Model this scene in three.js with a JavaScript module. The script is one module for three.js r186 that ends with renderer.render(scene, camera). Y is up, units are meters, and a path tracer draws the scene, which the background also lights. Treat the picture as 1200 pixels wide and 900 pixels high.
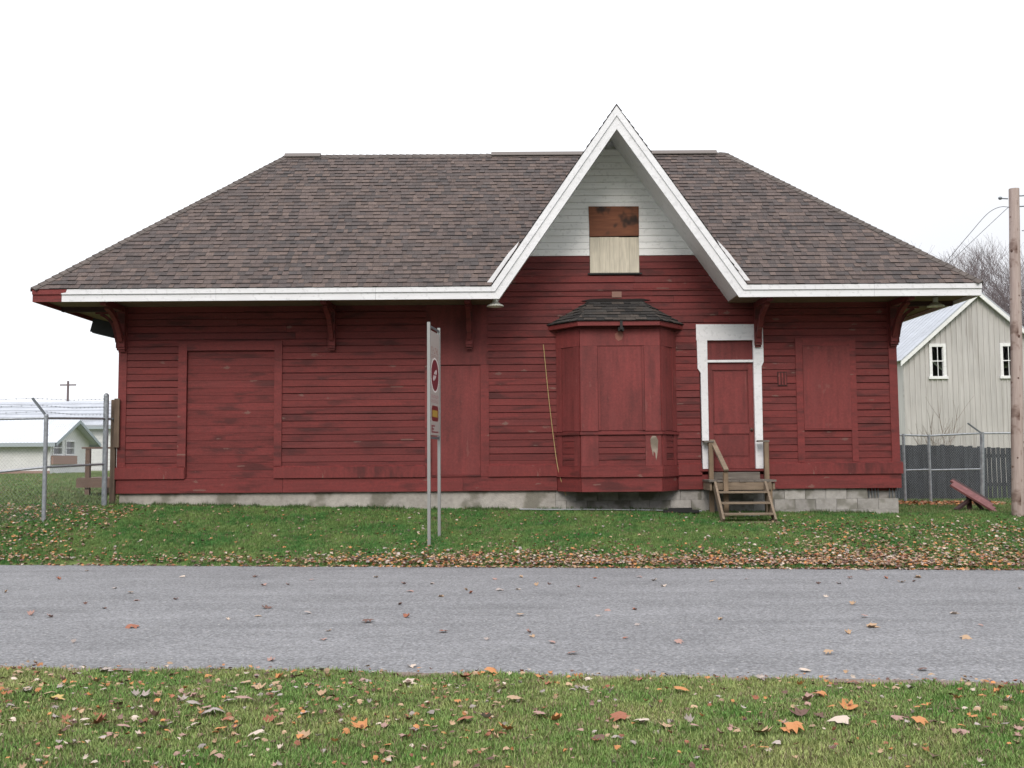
import * as THREE from 'three';
import { mergeGeometries } from 'three/addons/utils/BufferGeometryUtils.js';

// ---------------------------------------------------------------- camera, sky, sun, exposure
const R = (d) => d * Math.PI / 180;
const scene = new THREE.Scene();
const camera = new THREE.PerspectiveCamera(2 * Math.atan(450 / 1200) * 180 / Math.PI, 4 / 3, 0.1, 1500);
camera.rotation.order = 'YXZ';
camera.position.set(0, 1.6, 20);
camera.rotation.set(R(4.10), R(-0.2), R(-0.43));
scene.add(camera);
const SKY = 1.6; // zenith; an overcast sky is about half as bright at the horizon
{ // bright even overcast
  const w = 64, h = 32, a = new Float32Array(w * h * 4);
  for (let j = 0; j < h; j++) for (let i = 0; i < w; i++) {
    const u = i / w * Math.PI * 2, v = j / h * Math.PI;
    const el = Math.abs(Math.cos(v)), n = (1 + el) / 2 + 0.05 * Math.sin(3 * u + 2 * Math.cos(2 * v)) * Math.sin(v) + 0.04 * Math.cos(5 * u - 4 * v) * Math.sin(v);
    a.set([SKY * n * 0.975, SKY * n * 0.995, SKY * n * 1.04, 1], (j * w + i) * 4);
  }
  const sky = new THREE.DataTexture(a, w, h, THREE.RGBAFormat, THREE.FloatType);
  sky.mapping = THREE.EquirectangularReflectionMapping; sky.magFilter = THREE.LinearFilter; sky.wrapS = THREE.RepeatWrapping; sky.needsUpdate = true;
  scene.background = sky; scene.environment = sky;
}
const sun = new THREE.DirectionalLight(0xfff6ea, 1.5);
sun.position.set(-6, 37, 43); sun.target.position.set(0, 1, 0);
sun.castShadow = true; sun.shadow.radius = 50; sun.shadow.mapSize.set(2048, 2048);
Object.assign(sun.shadow.camera, { left: -30, right: 30, top: 30, bottom: -30, near: 1, far: 140 });
scene.add(sun, sun.target);
const renderer = new THREE.WebGLRenderer({ antialias: true });
renderer.setSize(1024, 768);
renderer.toneMapping = THREE.LinearToneMapping;
renderer.toneMappingExposure = 1.25;
renderer.shadowMap.enabled = true;

// ---------------------------------------------------------------- helpers
function rng(s) { return () => { s |= 0; s = s + 0x6D2B79F5 | 0; let t = Math.imul(s ^ s >>> 15, 1 | s); t = t + Math.imul(t ^ t >>> 7, 61 | t) ^ t; return ((t ^ t >>> 14) >>> 0) / 4294967296; }; }
const rnd = rng(7);
const rr = (a, b, f = rnd) => a + (b - a) * f();
const clamp = (x, a, b) => Math.min(b, Math.max(a, x));
const lerp = (a, b, t) => a + (b - a) * t;
const sstep = (a, b, x) => { const t = clamp((x - a) / (b - a), 0, 1); return t * t * (3 - 2 * t); };
// tileable value noise, px by py cells over the unit square
function vnoise(px, py, seed) {
  const f = rng(seed), g = new Float32Array(px * py); for (let i = 0; i < g.length; i++) g[i] = f();
  return (u, v) => {
    const x = u * px, y = v * py, xi = Math.floor(x), yi = Math.floor(y); let fx = x - xi, fy = y - yi;
    fx = fx * fx * (3 - 2 * fx); fy = fy * fy * (3 - 2 * fy);
    const x0 = ((xi % px) + px) % px, x1 = (x0 + 1) % px, y0 = ((yi % py) + py) % py, y1 = (y0 + 1) % py;
    const a = g[y0 * px + x0], b = g[y0 * px + x1], c = g[y1 * px + x0], d = g[y1 * px + x1];
    return a + (b - a) * fx + (c - a) * fy + (a - b - c + d) * fx * fy;
  };
}
function fbm(px, py, oct, seed, gain = 0.5) {
  const ns = []; for (let o = 0; o < oct; o++) ns.push(vnoise(px << o, py << o, seed + o * 17));
  return (u, v) => { let s = 0, a = 1, t = 0; for (const n of ns) { s += n(u, v) * a; t += a; a *= gain; } return s / t; };
}
function tex(size, metres, f, srgb = true) { // f(u,v) -> [r,g,b] 0..1 in sRGB values, or a number
  const d = new Uint8Array(size * size * 4);
  for (let j = 0; j < size; j++) for (let i = 0; i < size; i++) {
    const c = f(i / size, j / size), k = (j * size + i) * 4;
    if (typeof c === 'number') d[k] = d[k + 1] = d[k + 2] = clamp(c, 0, 1) * 255;
    else for (let q = 0; q < 3; q++) d[k + q] = clamp(c[q], 0, 1) * 255;
    d[k + 3] = 255;
  }
  const t = new THREE.DataTexture(d, size, size, THREE.RGBAFormat);
  t.wrapS = t.wrapT = THREE.RepeatWrapping; t.magFilter = THREE.LinearFilter; t.minFilter = THREE.LinearMipmapLinearFilter; t.generateMipmaps = true;
  if (srgb) t.colorSpace = THREE.SRGBColorSpace;
  t.repeat.set(1 / metres, 1 / metres); t.needsUpdate = true; return t;
}
const mix3 = (a, b, t) => [lerp(a[0], b[0], t), lerp(a[1], b[1], t), lerp(a[2], b[2], t)];
const sc3 = (a, k) => [a[0] * k, a[1] * k, a[2] * k];
const c255 = (r, g, b) => [r / 255, g / 255, b / 255];

// ---------------------------------------------------------------- materials
function paintTex(seed, base, horiz, wearAmt, chipCol) {
  const big = fbm(3, 3, 3, seed), grain = horiz ? fbm(4, 64, 3, seed + 50) : fbm(64, 4, 3, seed + 50), mid = horiz ? fbm(6, 20, 4, seed + 90) : fbm(20, 6, 4, seed + 90),
    fine = fbm(110, 110, 3, seed + 120, 0.8), chipA = horiz ? fbm(10, 40, 4, seed + 150) : fbm(30, 12, 4, seed + 150), chipB = fbm(5, 5, 2, seed + 180);
  return tex(1024, 3, (u, v) => {
    const b = big(u, v), g = grain(u, v), m = mid(u, v), f = fine(u, v);
    let c = sc3(base, 0.68 + 0.20 * b + 0.20 * g + 0.26 * f);
    c = mix3(c, sc3(base, 0.5), sstep(0.52, 0.8, m) * 0.5 * wearAmt);
    c = mix3(c, [base[0] * 1.08, base[1] * 1.22, base[2] * 1.22], sstep(0.55, 0.8, 1 - m) * 0.3);
    const ch = sstep(0.735, 0.775, chipA(u, v) * 0.72 + chipB(u, v) * 0.26 + f * 0.06) * wearAmt;
    return mix3(c, chipCol, ch * 0.7);
  });
}
const mat = (o) => new THREE.MeshStandardMaterial({ roughness: 0.85, ...o });
const grainBump = tex(512, 1.2, (() => { const a = fbm(6, 90, 3, 301); return (u, v) => a(u, v); })(), false);
const RED = c255(108, 42, 41), REDP = c255(114, 48, 47);
const redTexA = paintTex(11, RED, true, 1, c255(122, 98, 88)), redTexB = paintTex(31, REDP, false, 0.45, c255(128, 92, 84));
const M = {};
const redVar = [[1, 1, 1], [0.93, 0.92, 0.92], [1.07, 1.08, 1.07], [0.98, 1.10, 1.12], [0.87, 0.88, 0.90]];
M.siding = redVar.map((k) => mat({ map: redTexA, bumpMap: grainBump, bumpScale: 0.002, color: new THREE.Color().setRGB(...k), roughness: 0.75 }));
M.redTrim = mat({ map: redTexA, bumpMap: grainBump, bumpScale: 0.002, color: new THREE.Color().setRGB(1.08, 1.05, 1.05), roughness: 0.7 });
M.redPanel = mat({ map: redTexB, roughness: 0.72 });
M.redPanelB = mat({ map: redTexB, color: new THREE.Color().setRGB(0.9, 0.88, 0.88), roughness: 0.72 });
const whiteTex = (() => { const a = fbm(4, 4, 4, 401), b = fbm(6, 60, 3, 421), c = fbm(40, 40, 3, 431); return tex(512, 2, (u, v) => { const k = 0.86 + 0.05 * a(u, v) + 0.05 * b(u, v) - 0.05 * sstep(0.62, 0.75, c(u, v)); return [k * 0.985, k * 0.985, k]; }); })();
M.white = mat({ map: whiteTex, roughness: 0.55 });
M.whiteSiding = [1.12, 1.09, 1.14].map((k) => mat({ map: whiteTex, color: new THREE.Color().setRGB(k, k, k * 0.97), roughness: 0.7, bumpMap: grainBump, bumpScale: 0.002 }));
M.cream = mat({ map: (() => { const a = fbm(60, 5, 4, 451), b = fbm(4, 4, 3, 455); return tex(512, 1, (u, v) => sc3(c255(204, 196, 180), 0.85 + 0.2 * a(u, v) + 0.08 * b(u, v))); })() });
M.brownPly = mat({ roughness: 0.8, map: (() => { const a = fbm(4, 40, 4, 461), b = fbm(6, 5, 3, 465), k = fbm(9, 9, 2, 468); return tex(512, 1.2, (u, v) => mix3(mix3(c255(138, 86, 60), c255(100, 60, 44), a(u, v)), c255(52, 36, 30), sstep(0.5, 0.72, b(u, v) * 0.6 + k(u, v) * 0.4))); })() });
const wood = (seed, ca, cb, along = true) => { const a = along ? fbm(3, 60, 4, seed) : fbm(60, 3, 4, seed), b = fbm(5, 5, 4, seed + 9); return tex(512, 1, (u, v) => mix3(sc3(ca, 0.8 + 0.4 * b(u, v)), cb, a(u, v))); };
M.stairWood = mat({ map: wood(501, c255(146, 129, 110), c255(112, 98, 84)), bumpMap: grainBump, bumpScale: 0.003 });
M.stairWoodV = mat({ map: wood(503, c255(140, 120, 98), c255(108, 92, 76), false) });
M.cornerPost = mat({ map: wood(506, c255(122, 104, 88), c255(88, 74, 64), false) });
M.greyWood = mat({ map: wood(511, c255(128, 120, 112), c255(92, 86, 80)) });
M.deckWood = mat({ map: wood(521, c255(136, 112, 100), c255(98, 80, 72)) });
M.darkFence = mat({ map: wood(531, c255(76, 80, 86), c255(50, 52, 56), false) });
M.darkFenceB = mat({ map: M.darkFence.map, color: new THREE.Color().setRGB(0.8, 0.8, 0.82) });
M.brownBeam = mat({ map: wood(541, c255(70, 40, 38), c255(46, 28, 27)) });
M.soffit = mat({ map: wood(551, c255(128, 108, 86), c255(96, 80, 64)) });
M.tableWood = mat({ map: wood(561, c255(140, 92, 92), c255(104, 62, 62)) });
M.tableDark = mat({ map: wood(571, c255(66, 40, 38), c255(44, 28, 28)) });
M.pole = mat({ map: (() => { const a = fbm(40, 4, 4, 581), b = fbm(6, 8, 4, 585), k = vnoise(9, 14, 588); return tex(512, 1.6, (u, v) => mix3(mix3(c255(184, 168, 162), c255(152, 134, 128), a(u, v)), c255(98, 76, 68), sstep(0.62, 0.8, b(u, v)) * 0.6 + sstep(0.9, 0.97, k(u, v)) * 0.7)); })() });
const concTex = (() => { const a = fbm(4, 4, 5, 601), b = fbm(60, 60, 3, 611), d = fbm(8, 8, 4, 621); return tex(1024, 3, (u, v) => { let c = sc3(c255(158, 154, 150), 0.78 + 0.25 * a(u, v) + 0.16 * b(u, v)); return mix3(c, c255(96, 94, 84), sstep(0.58, 0.75, d(u, v)) * 0.6); }); })();
const concBump = tex(512, 0.6, (() => { const a = fbm(40, 40, 3, 631); return (u, v) => a(u, v); })(), false);
M.block = [1.1, 1.04, 1.14, 1.07].map((k) => mat({ map: concTex, bumpMap: concBump, bumpScale: 0.004, roughness: 0.95, color: new THREE.Color().setRGB(k, k, k) }));
M.parge = mat({ map: concTex, bumpMap: concBump, bumpScale: 0.005, roughness: 0.95, color: new THREE.Color().setRGB(1.16, 1.14, 1.10) });
const granTex = (() => { const a = fbm(160, 160, 2, 651, 0.8), b = fbm(12, 12, 4, 655); return tex(1024, 1.5, (u, v) => { const k = 0.55 + 0.55 * a(u, v) + 0.2 * b(u, v); return [k, k, k]; }); })();
const granBump = tex(512, 0.4, (() => { const a = fbm(90, 90, 2, 661, 0.8); return (u, v) => a(u, v); })(), false);
M.shingle = mat({ map: granTex, vertexColors: true, roughness: 0.95, bumpMap: granBump, bumpScale: 0.004 });
M.deckFelt = mat({ color: 0x2a2625 });
M.black = mat({ color: 0x141414, roughness: 0.6 });
M.darkGap = mat({ color: 0x1c1615 });
M.galv = mat({ map: (() => { const a = fbm(8, 8, 4, 701); return tex(256, 0.5, (u, v) => sc3(c255(150, 154, 160), 0.82 + 0.36 * a(u, v))); })(), metalness: 0.5, roughness: 0.5 });
M.meshWire = mat({ color: 0x94989c, metalness: 0.2, roughness: 0.5 });
M.galvDark = mat({ color: 0x6d7278, metalness: 0.5, roughness: 0.5 });
M.ridgeMetal = mat({ color: 0x6a625e, roughness: .7 });
M.rust = mat({ color: 0x5d4740, roughness: 0.9 });
M.enamel = mat({ color: 0xc9c8be, roughness: 0.35 });
M.glass = new THREE.MeshPhysicalMaterial({ color: 0xffffff, transmission: 1, thickness: 0, roughness: 0.03, ior: 1.5 });
M.barnWall = mat({ map: (() => { const a = fbm(70, 4, 4, 721), b = fbm(4, 4, 4, 725), d = fbm(30, 3, 4, 728); return tex(1024, 5, (u, v) => mix3(sc3(c255(174, 171, 169), 0.88 + 0.14 * a(u, v) + 0.16 * b(u, v)), c255(140, 134, 130), sstep(0.6, 0.8, d(u, v)) * 0.5)); })() });
M.barnTrim = mat({ map: whiteTex, color: new THREE.Color().setRGB(0.95, 0.95, 0.92) });
M.metalRoof = mat({ map: (() => { const a = fbm(5, 5, 4, 741), b = fbm(50, 5, 3, 745); return tex(512, 4, (u, v) => sc3(c255(176, 180, 188), 0.86 + 0.12 * a(u, v) + 0.1 * b(u, v))); })(), roughness: 0.55, metalness: 0.2 });
M.houseRoof = mat({ map: M.metalRoof.map, color: new THREE.Color().setRGB(1.4, 1.4, 1.38), roughness: 0.6 });
M.houseWall = mat({ map: whiteTex, color: new THREE.Color().setRGB(0.86, 0.86, 0.84) });
M.houseTrim = mat({ color: 0x9ea7ad });
M.houseBrown = mat({ color: 0x9a7f76 });
M.bark = mat({ color: 0x6a5f60, roughness: 0.95 });
M.twig = mat({ color: 0x756a6c, roughness: 0.95 });
M.shrub = mat({ color: 0x81766c, roughness: 0.95 });
M.rope = mat({ color: 0xb09a6c });
M.wire = mat({ color: 0x4a4a4e });
M.signPost = mat({ color: 0x9a9b9a, metalness: 0.35, roughness: 0.5 });
// ground materials
const grassGround = (() => { const a = fbm(3, 3, 5, 801), b = fbm(90, 90, 3, 811, 0.7), d = fbm(14, 14, 4, 821);
  return tex(1024, 6, (u, v) => { let c = mix3(c255(84, 106, 50), c255(106, 114, 62), a(u, v)); c = sc3(c, 0.62 + 0.62 * b(u, v)); return mix3(c, c255(108, 94, 70), sstep(0.6, 0.75, d(u, v)) * 0.6); }); })();
M.ground = mat({ map: grassGround, roughness: 1 });
const asph = (() => { const a = fbm(5, 5, 4, 841), b = fbm(256, 256, 2, 851, 0.9), d = vnoise(300, 300, 861), e = fbm(3, 24, 3, 871);
  return tex(2048, 5, (u, v) => { let k = 0.80 + 0.12 * a(u, v) + 0.34 * (b(u, v) - 0.5) * 1.5 + 0.12 * (e(u, v) - 0.5); const s = d(u, v); let c = sc3(c255(140, 140, 143), k); if (s > 0.86) c = mix3(c, c255(198, 192, 184), (s - 0.86) * 5); if (s < 0.12) c = mix3(c, c255(72, 70, 69), (0.12 - s) * 5); return c; }); })();
M.asphalt = mat({ map: asph, roughness: 0.92, bumpMap: tex(1024, 1, (() => { const a = fbm(150, 150, 2, 881, 0.8); return (u, v) => a(u, v); })(), false), bumpScale: 0.006 });
M.gravel = mat({ roughness: 1, map: (() => { const a = fbm(100, 100, 3, 891, 0.8), b = fbm(8, 8, 4, 895); return tex(512, 1.2, (u, v) => sc3(mix3(c255(128, 116, 108), c255(106, 90, 78), b(u, v)), 0.65 + 0.7 * a(u, v))); })() });

// ---------------------------------------------------------------- geometry helpers
function quadGeo(quads) { // quads: [[p,p,p,p],uvs?]; uv planar in metres by dominant axis
  const P = [], U = [], ou = rr(0, 9), ov = rr(0, 9);
  for (const q of quads) {
    const [a, b, c, d] = q;
    const n = new THREE.Vector3().subVectors(b, a).cross(new THREE.Vector3().subVectors(d || c, a));
    const ax = Math.abs(n.x), ay = Math.abs(n.y), az = Math.abs(n.z);
    const uv = (p) => az >= ax && az >= ay ? [p.x, p.y] : ax >= ay ? [p.z, p.y] : [p.x, p.z];
    const tri = (...ps) => { for (const p of ps) { P.push(p.x, p.y, p.z); const [s, t] = uv(p); U.push(s + ou, t + ov); } };
    tri(a, b, c); if (d) tri(a, c, d);
  }
  const g = new THREE.BufferGeometry();
  g.setAttribute('position', new THREE.Float32BufferAttribute(P, 3)); g.setAttribute('uv', new THREE.Float32BufferAttribute(U, 2));
  g.computeVertexNormals(); return g;
}
const V = (x, y, z) => new THREE.Vector3(x, y, z);
function box(x0, x1, y0, y1, z0, z1) {
  const p = (i, j, k) => V(i ? x1 : x0, j ? y1 : y0, k ? z1 : z0);
  return quadGeo([
    [p(0, 0, 1), p(1, 0, 1), p(1, 1, 1), p(0, 1, 1)], [p(1, 0, 0), p(0, 0, 0), p(0, 1, 0), p(1, 1, 0)],
    [p(1, 0, 1), p(1, 0, 0), p(1, 1, 0), p(1, 1, 1)], [p(0, 0, 0), p(0, 0, 1), p(0, 1, 1), p(0, 1, 0)],
    [p(0, 1, 1), p(1, 1, 1), p(1, 1, 0), p(0, 1, 0)], [p(0, 0, 0), p(1, 0, 0), p(1, 0, 1), p(0, 0, 1)]]);
}
function beam(a, b, w, h, up = V(0, 1, 0)) { // bar from a to b, w across, h along up
  const d = b.clone().sub(a), L = d.length(); d.normalize();
  const s = d.clone().cross(up).normalize(), u = s.clone().cross(d).normalize();
  const g = box(-w / 2, w / 2, -h / 2, h / 2, 0, L);
  g.applyMatrix4(new THREE.Matrix4().makeBasis(s, u, d.clone()).setPosition(a));
  if (s.clone().cross(u).dot(d) < 0) { // keep faces outward
    const ix = g.attributes.position.array, uvA = g.attributes.uv.array;
    for (let i = 0; i < ix.length; i += 9) for (let k = 0; k < 3; k++) { const t = ix[i + 3 + k]; ix[i + 3 + k] = ix[i + 6 + k]; ix[i + 6 + k] = t; }
    for (let i = 0; i < uvA.length; i += 6) for (let k = 0; k < 2; k++) { const t = uvA[i + 2 + k]; uvA[i + 2 + k] = uvA[i + 4 + k]; uvA[i + 4 + k] = t; }
    g.computeVertexNormals();
  }
  return g;
}
function prism(pts, z0, z1) { // polygon in x,y extruded in z
  const s = new THREE.Shape(pts.map(([x, y]) => new THREE.Vector2(x, y)));
  const g = new THREE.ExtrudeGeometry(s, { depth: z1 - z0, bevelEnabled: false }); g.translate(0, 0, z0); return g;
}
function sideExtrude(pts, x0, x1) { // polygon in (z, y) extruded along x
  const s = new THREE.Shape(pts.map(([z, y]) => new THREE.Vector2(-z, y)));
  const g = new THREE.ExtrudeGeometry(s, { depth: x1 - x0, bevelEnabled: false }); g.rotateY(Math.PI / 2); g.translate(x0, 0, 0); return g;
}
function cyl(a, b, r0, r1 = r0, n = 8) {
  const d = b.clone().sub(a), L = d.length();
  const g = new THREE.CylinderGeometry(r1, r0, L, n, 1); g.translate(0, L / 2, 0);
  const uv = g.attributes.uv; for (let i = 0; i < uv.count; i++) uv.setXY(i, uv.getX(i) * 2 * Math.PI * r0, uv.getY(i) * L);
  g.applyQuaternion(new THREE.Quaternion().setFromUnitVectors(V(0, 1, 0), d.normalize())); g.translate(a.x, a.y, a.z); return g;
}
function prep(o) { if (o.isMesh) { o.castShadow = true; o.receiveShadow = true; } return o; }
const used = new Map();
function numbered(n) { const k = used.get(n) || 0; used.set(n, k + 1); return k ? `${n}_${String(k).padStart(3, '0')}` : n; }
function part(name, g, m, parent, label) { const o = prep(new THREE.Mesh(Array.isArray(g) ? mergeGeometries(g.map((q) => q.index ? q.toNonIndexed() : q)) : g, m)); o.name = name; parent.add(o); if (label) o.userData.label = label; return o; }
function thing(name, label, category, group, pos) { const o = new THREE.Group(); o.name = numbered(name); o.userData = { label, category }; if (group) o.userData.group = group; if (pos) o.position.set(...pos); scene.add(o); return o; }
function solo(name, g, m, label, category, group) { const o = part(numbered(name), g, m, scene); o.userData = { label, category }; if (group) o.userData.group = group; return o; }
function structure(name, g, m) { const o = part(numbered(name), g, m, scene); o.userData = { kind: 'structure' }; return o; }

// ---------------------------------------------------------------- terrain
const farEdge = (x) => 4.92 + 0.12 * x, nearEdge = (x) => 12.42 + 0.11 * x;
const hn = vnoise(64, 64, 931);
function ground(x, z) {
  const hw = 0.585 - 0.0185 * clamp(x, -14, 10);
  const ze = farEdge(x), zn = nearEdge(x);
  if (z <= 0) return hw + 0.003 * Math.min(40, -z) * (x < 0 ? 1 : 0.2);
  if (z < ze) { const p = lerp(1.9, 1.05, sstep(-8, -3, x)), t = z / ze; return Math.max(0.018, hw * (1 - Math.pow(t, p)) + 0.018 * t) + 0.012 * (hn(x * 0.02 + 0.5, z * 0.02 + 0.5) - 0.5); }
  if (z <= zn) { const e = Math.min(z - ze, zn - z); return 0.018 - 0.06 * sstep(0, 0.1, e); }
  return 0.018 + 0.03 * sstep(0, 1.2, z - zn) + 0.03 * (hn(x * 0.03 + 0.3, z * 0.03 + 0.2) - 0.5) * sstep(0, 0.8, z - zn);
}
{
  const xs = [], zs = [];
  for (let x = -500; x < -60; x += 40) xs.push(x); for (let x = -60; x < -16; x += 2) xs.push(x); for (let x = -16; x < 16; x += 0.2) xs.push(x); for (let x = 16; x < 60; x += 2) xs.push(x); for (let x = 60; x <= 500; x += 40) xs.push(x);
  for (let z = -700; z < -80; z += 40) zs.push(z); for (let z = -80; z < -8; z += 2) zs.push(z); for (let z = -8; z < 21; z += 0.15) zs.push(z); for (let z = 21; z < 60; z += 3) zs.push(z); zs.push(60, 100, 200);
  const P = [], U = [], I = [], nx = xs.length;
  for (const z of zs) for (const x of xs) { P.push(x, ground(x, z), z); U.push(x, z); }
  for (let j = 0; j < zs.length - 1; j++) for (let i = 0; i < nx - 1; i++) { const a = j * nx + i; I.push(a, a + nx, a + 1, a + 1, a + nx, a + nx + 1); }
  const g = new THREE.BufferGeometry(); g.setAttribute('position', new THREE.Float32BufferAttribute(P, 3)); g.setAttribute('uv', new THREE.Float32BufferAttribute(U, 2)); g.setIndex(I); g.computeVertexNormals();
  structure('ground', g, M.ground);
}
function strip(zf0, zf1, y, n, x0, x1, step) {
  const P = [], U = [], I = []; let k = 0;
  for (let x = x0; x <= x1 + 1e-6; x += step) { for (let j = 0; j <= n; j++) { const z = lerp(zf0(x), zf1(x), j / n); P.push(x, y(x, z), z); U.push(x, z); } k++; }
  for (let i = 0; i < k - 1; i++) for (let j = 0; j < n; j++) { const a = i * (n + 1) + j, b = a + n + 1; I.push(a, a + 1, b, b, a + 1, b + 1); }
  const g = new THREE.BufferGeometry(); g.setAttribute('position', new THREE.Float32BufferAttribute(P, 3)); g.setAttribute('uv', new THREE.Float32BufferAttribute(U, 2)); g.setIndex(I); g.computeVertexNormals(); return g;
}
const en = fbm(64, 1, 4, 941);
const wob = (x, s) => (en(x * 0.013 + s, 0.5) - 0.5);
structure('road', strip((x) => farEdge(x) - .05 + 0.3 * wob(x, 0.1), (x) => nearEdge(x) + 0.5 * wob(x, 0.6), () => 0.004, 24, -40, 40, 0.1), M.asphalt);
structure('gravel_shoulder', strip((x) => nearEdge(x) - 0.14 + 0.5 * wob(x * 1.7, 0.35), (x) => nearEdge(x) + 0.16 + 0.3 * wob(x * 2.1, 0.8), (x, z) => ground(x, z) + 0.012 + 0.02 * sstep(0.0, 0.2, nearEdge(x) - z), 4, -30, 30, 0.1), M.gravel);

// ---------------------------------------------------------------- the depot
const D = thing('railway_depot', 'long red clapboard depot with brown hip roof and steep white-trimmed front gable', 'building');
const XL = -7.6, XR = 7.6, ZB = -5.2, SOF = 4.60;
const wall = part('wall', mergeGeometries([box(XL + .03, XR - .03, 0.9, 4.7, ZB, -0.07), prism([[-.2, 4.7], [4.33, 4.7], [3.75, 5.56], [.38, 5.56]], -0.5, -0.07)]), M.siding[1], D);
part('gable_backing', prism([[.38, 5.562], [3.75, 5.562], [2.065, 7.99]], -0.5, -0.07), M.whiteSiding[1], D);
// siding boards with a rebated upper edge
function sidingGeo(x0, x1, y0, z = 0, h = 0.134, tight = false) {
  const gw = tight ? .003 : rr(.004, .017);
  const pr = [[-0.03, y0], [0.017, y0], [0.015, y0 + h - gw - .004], [-0.008, y0 + h - gw], [-0.01, y0 + h + 0.002]].map(([a, b]) => [a + z, b]);
  const q = []; for (let i = 0; i < 4; i++) { const [za, ya] = pr[i], [zb, yb] = pr[i + 1]; q.push([V(x0, ya, za), V(x1, ya, za), V(x1, yb, zb), V(x0, yb, zb)]); }
  for (const [x, s] of [[x0, -1], [x1, 1]]) { const a = V(x, y0, z - .03), b = V(x, y0, z + .017), c = V(x, y0 + h - gw - .004, z + .015), d = V(x, y0 + h, z - .03); q.push(s > 0 ? [b, a, d, c] : [a, b, c, d]); }
  return quadGeo(q);
}
const XA = 2.065, GS = 1.438, YA = 8.17;
const openings = [[-6.40, -4.47, 0, 3.85], [-1.6, -0.42, 0, 5], [0.98, 3.24, 0, 4.15], [3.74, 4.92, 0, 4.12], [5.7, 6.74, 2.1, 3.85], [1.62, 2.60, 5.22, 6.50]];
{
  const H = 0.134, Y0 = 1.41;
  for (let k = 0; k < 50; k++) {
    const y = Y0 + k * H, ym = y + H / 2; if (y > 7.7) break;
    let x0 = XL + 0.05, x1 = XR - 0.05;
    if (y > SOF - 0.05) { const hw = (YA - 0.20 - y) / GS; x0 = XA - hw; x1 = XA + hw; }
    let iv = [[x0, x1]];
    for (const [a, b, c, d] of openings) if (ym > c && ym < d) iv = iv.flatMap(([p, q]) => q <= a || p >= b ? [[p, q]] : [[p, a], [b, q]].filter(([s, t]) => t - s > 0.05));
    const white = ym > 5.56;
    for (const [p, q] of iv) {
      const cuts = [p]; let c = p + rr(2.0, 4.6); while (c < q - 0.8) { cuts.push(c); c += rr(2.4, 4.9); } cuts.push(q);
      for (let i = 0; i < cuts.length - 1; i++) {
        if (cuts[i + 1] - cuts[i] < 0.03) continue;
        const g = sidingGeo(cuts[i] + (i ? 0.002 : 0), cuts[i + 1], y + (white ? 0 : rr(-.004, .004)), rr(-0.003, 0.003) * (white ? .4 : 1), .134, white);
        { const m0 = (cuts[i] + cuts[i + 1]) / 2; g.translate(-m0, -y, 0); g.rotateZ(rr(-.0016, .0016) * Math.min(1, 2 / (cuts[i + 1] - cuts[i]))); g.rotateY(rr(-.0012, .0012)); g.translate(m0, y, 0); }
        part(white ? 'white_siding_board' : 'siding_board', g, white ? M.whiteSiding[Math.floor(rnd() * 3)] : M.siding[Math.floor(rnd() * 5)], wall);
      }
    }
  }
}
// ledger strip at eave height across the gable
part('ledger_strip', box(-0.1, 4.2, 4.862, 4.885, 0.0, 0.04), M.redTrim, D);
// corner boards, skirt, water table
for (const s of [-1, 1]) { part('corner_board', box(s * 7.62 - (s > 0 ? .16 : 0), s * 7.62 + (s > 0 ? 0 : .16), 1.46, SOF, -0.05, 0.035), M.redTrim, D); part('corner_board', box(s > 0 ? 7.59 : -7.62, s > 0 ? 7.62 : -7.59, 1.46, SOF, -0.22, -0.052), M.redTrim, D); }
for (const [a, b] of [[XL - .03, -4.4], [-4.395, -.9], [-.895, .93], [3.29, 7.63]]) part('skirt_board', box(a, b, 0.955, 1.236, -0.06, 0.028 + rr(0, .004)), M.redTrim, D);
for (const [a, b] of [[XL - .05, -6.30], [-4.57, -1.62], [-.40, .93], [3.29, 3.75], [4.96, 7.66]]) {
  const z = 0.062 + rr(0, .004);
  part('water_table', sideExtrude([[0, 1.232], [z, 1.232], [z, 1.445], [0.012, 1.468], [0, 1.468]], a, b), M.redTrim, D);
}
for (const s of [-1, 1]) part('side_skirt', box(s > 0 ? 7.6 : -7.63, s > 0 ? 7.63 : -7.6, 0.955, 1.46, ZB, -0.062), M.redTrim, D);
// foundation
const F = part('foundation', box(XL + .04, XR - .04, 0.0, 0.953, ZB + .05, -0.12), M.block[1], D);
part('parged_face', box(XL + .02, 0.9, 0.0, 0.952, -0.118, -0.03), M.parge, F);
{
  let row = 0;
  for (let y = 0.95; y > 0.05; y -= 0.203, row++) {
    let x = 0.905 - (row % 2 ? 0.2 : 0);
    while (x < XR - .03) {
      const a = Math.max(x, 0.905), b = Math.min(x + 0.402, XR - .02);
      if (b - a > 0.05) {
        if (row === 0 && b > 7.35) { for (let i = 0; i < 4; i++) part('vent_bar', box(a + .03 + i * .06, a + .045 + i * .06, y - .19, y - .005, -0.07, -0.05), M.galvDark, F); }
        else part('concrete_block', box(a + .002, b - .002, y - .2, y, -0.11, -0.03 + rr(-.004, .004)), M.block[Math.floor(rnd() * 4)], F);
      }
      x += 0.405;
    }
  }
}
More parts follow.
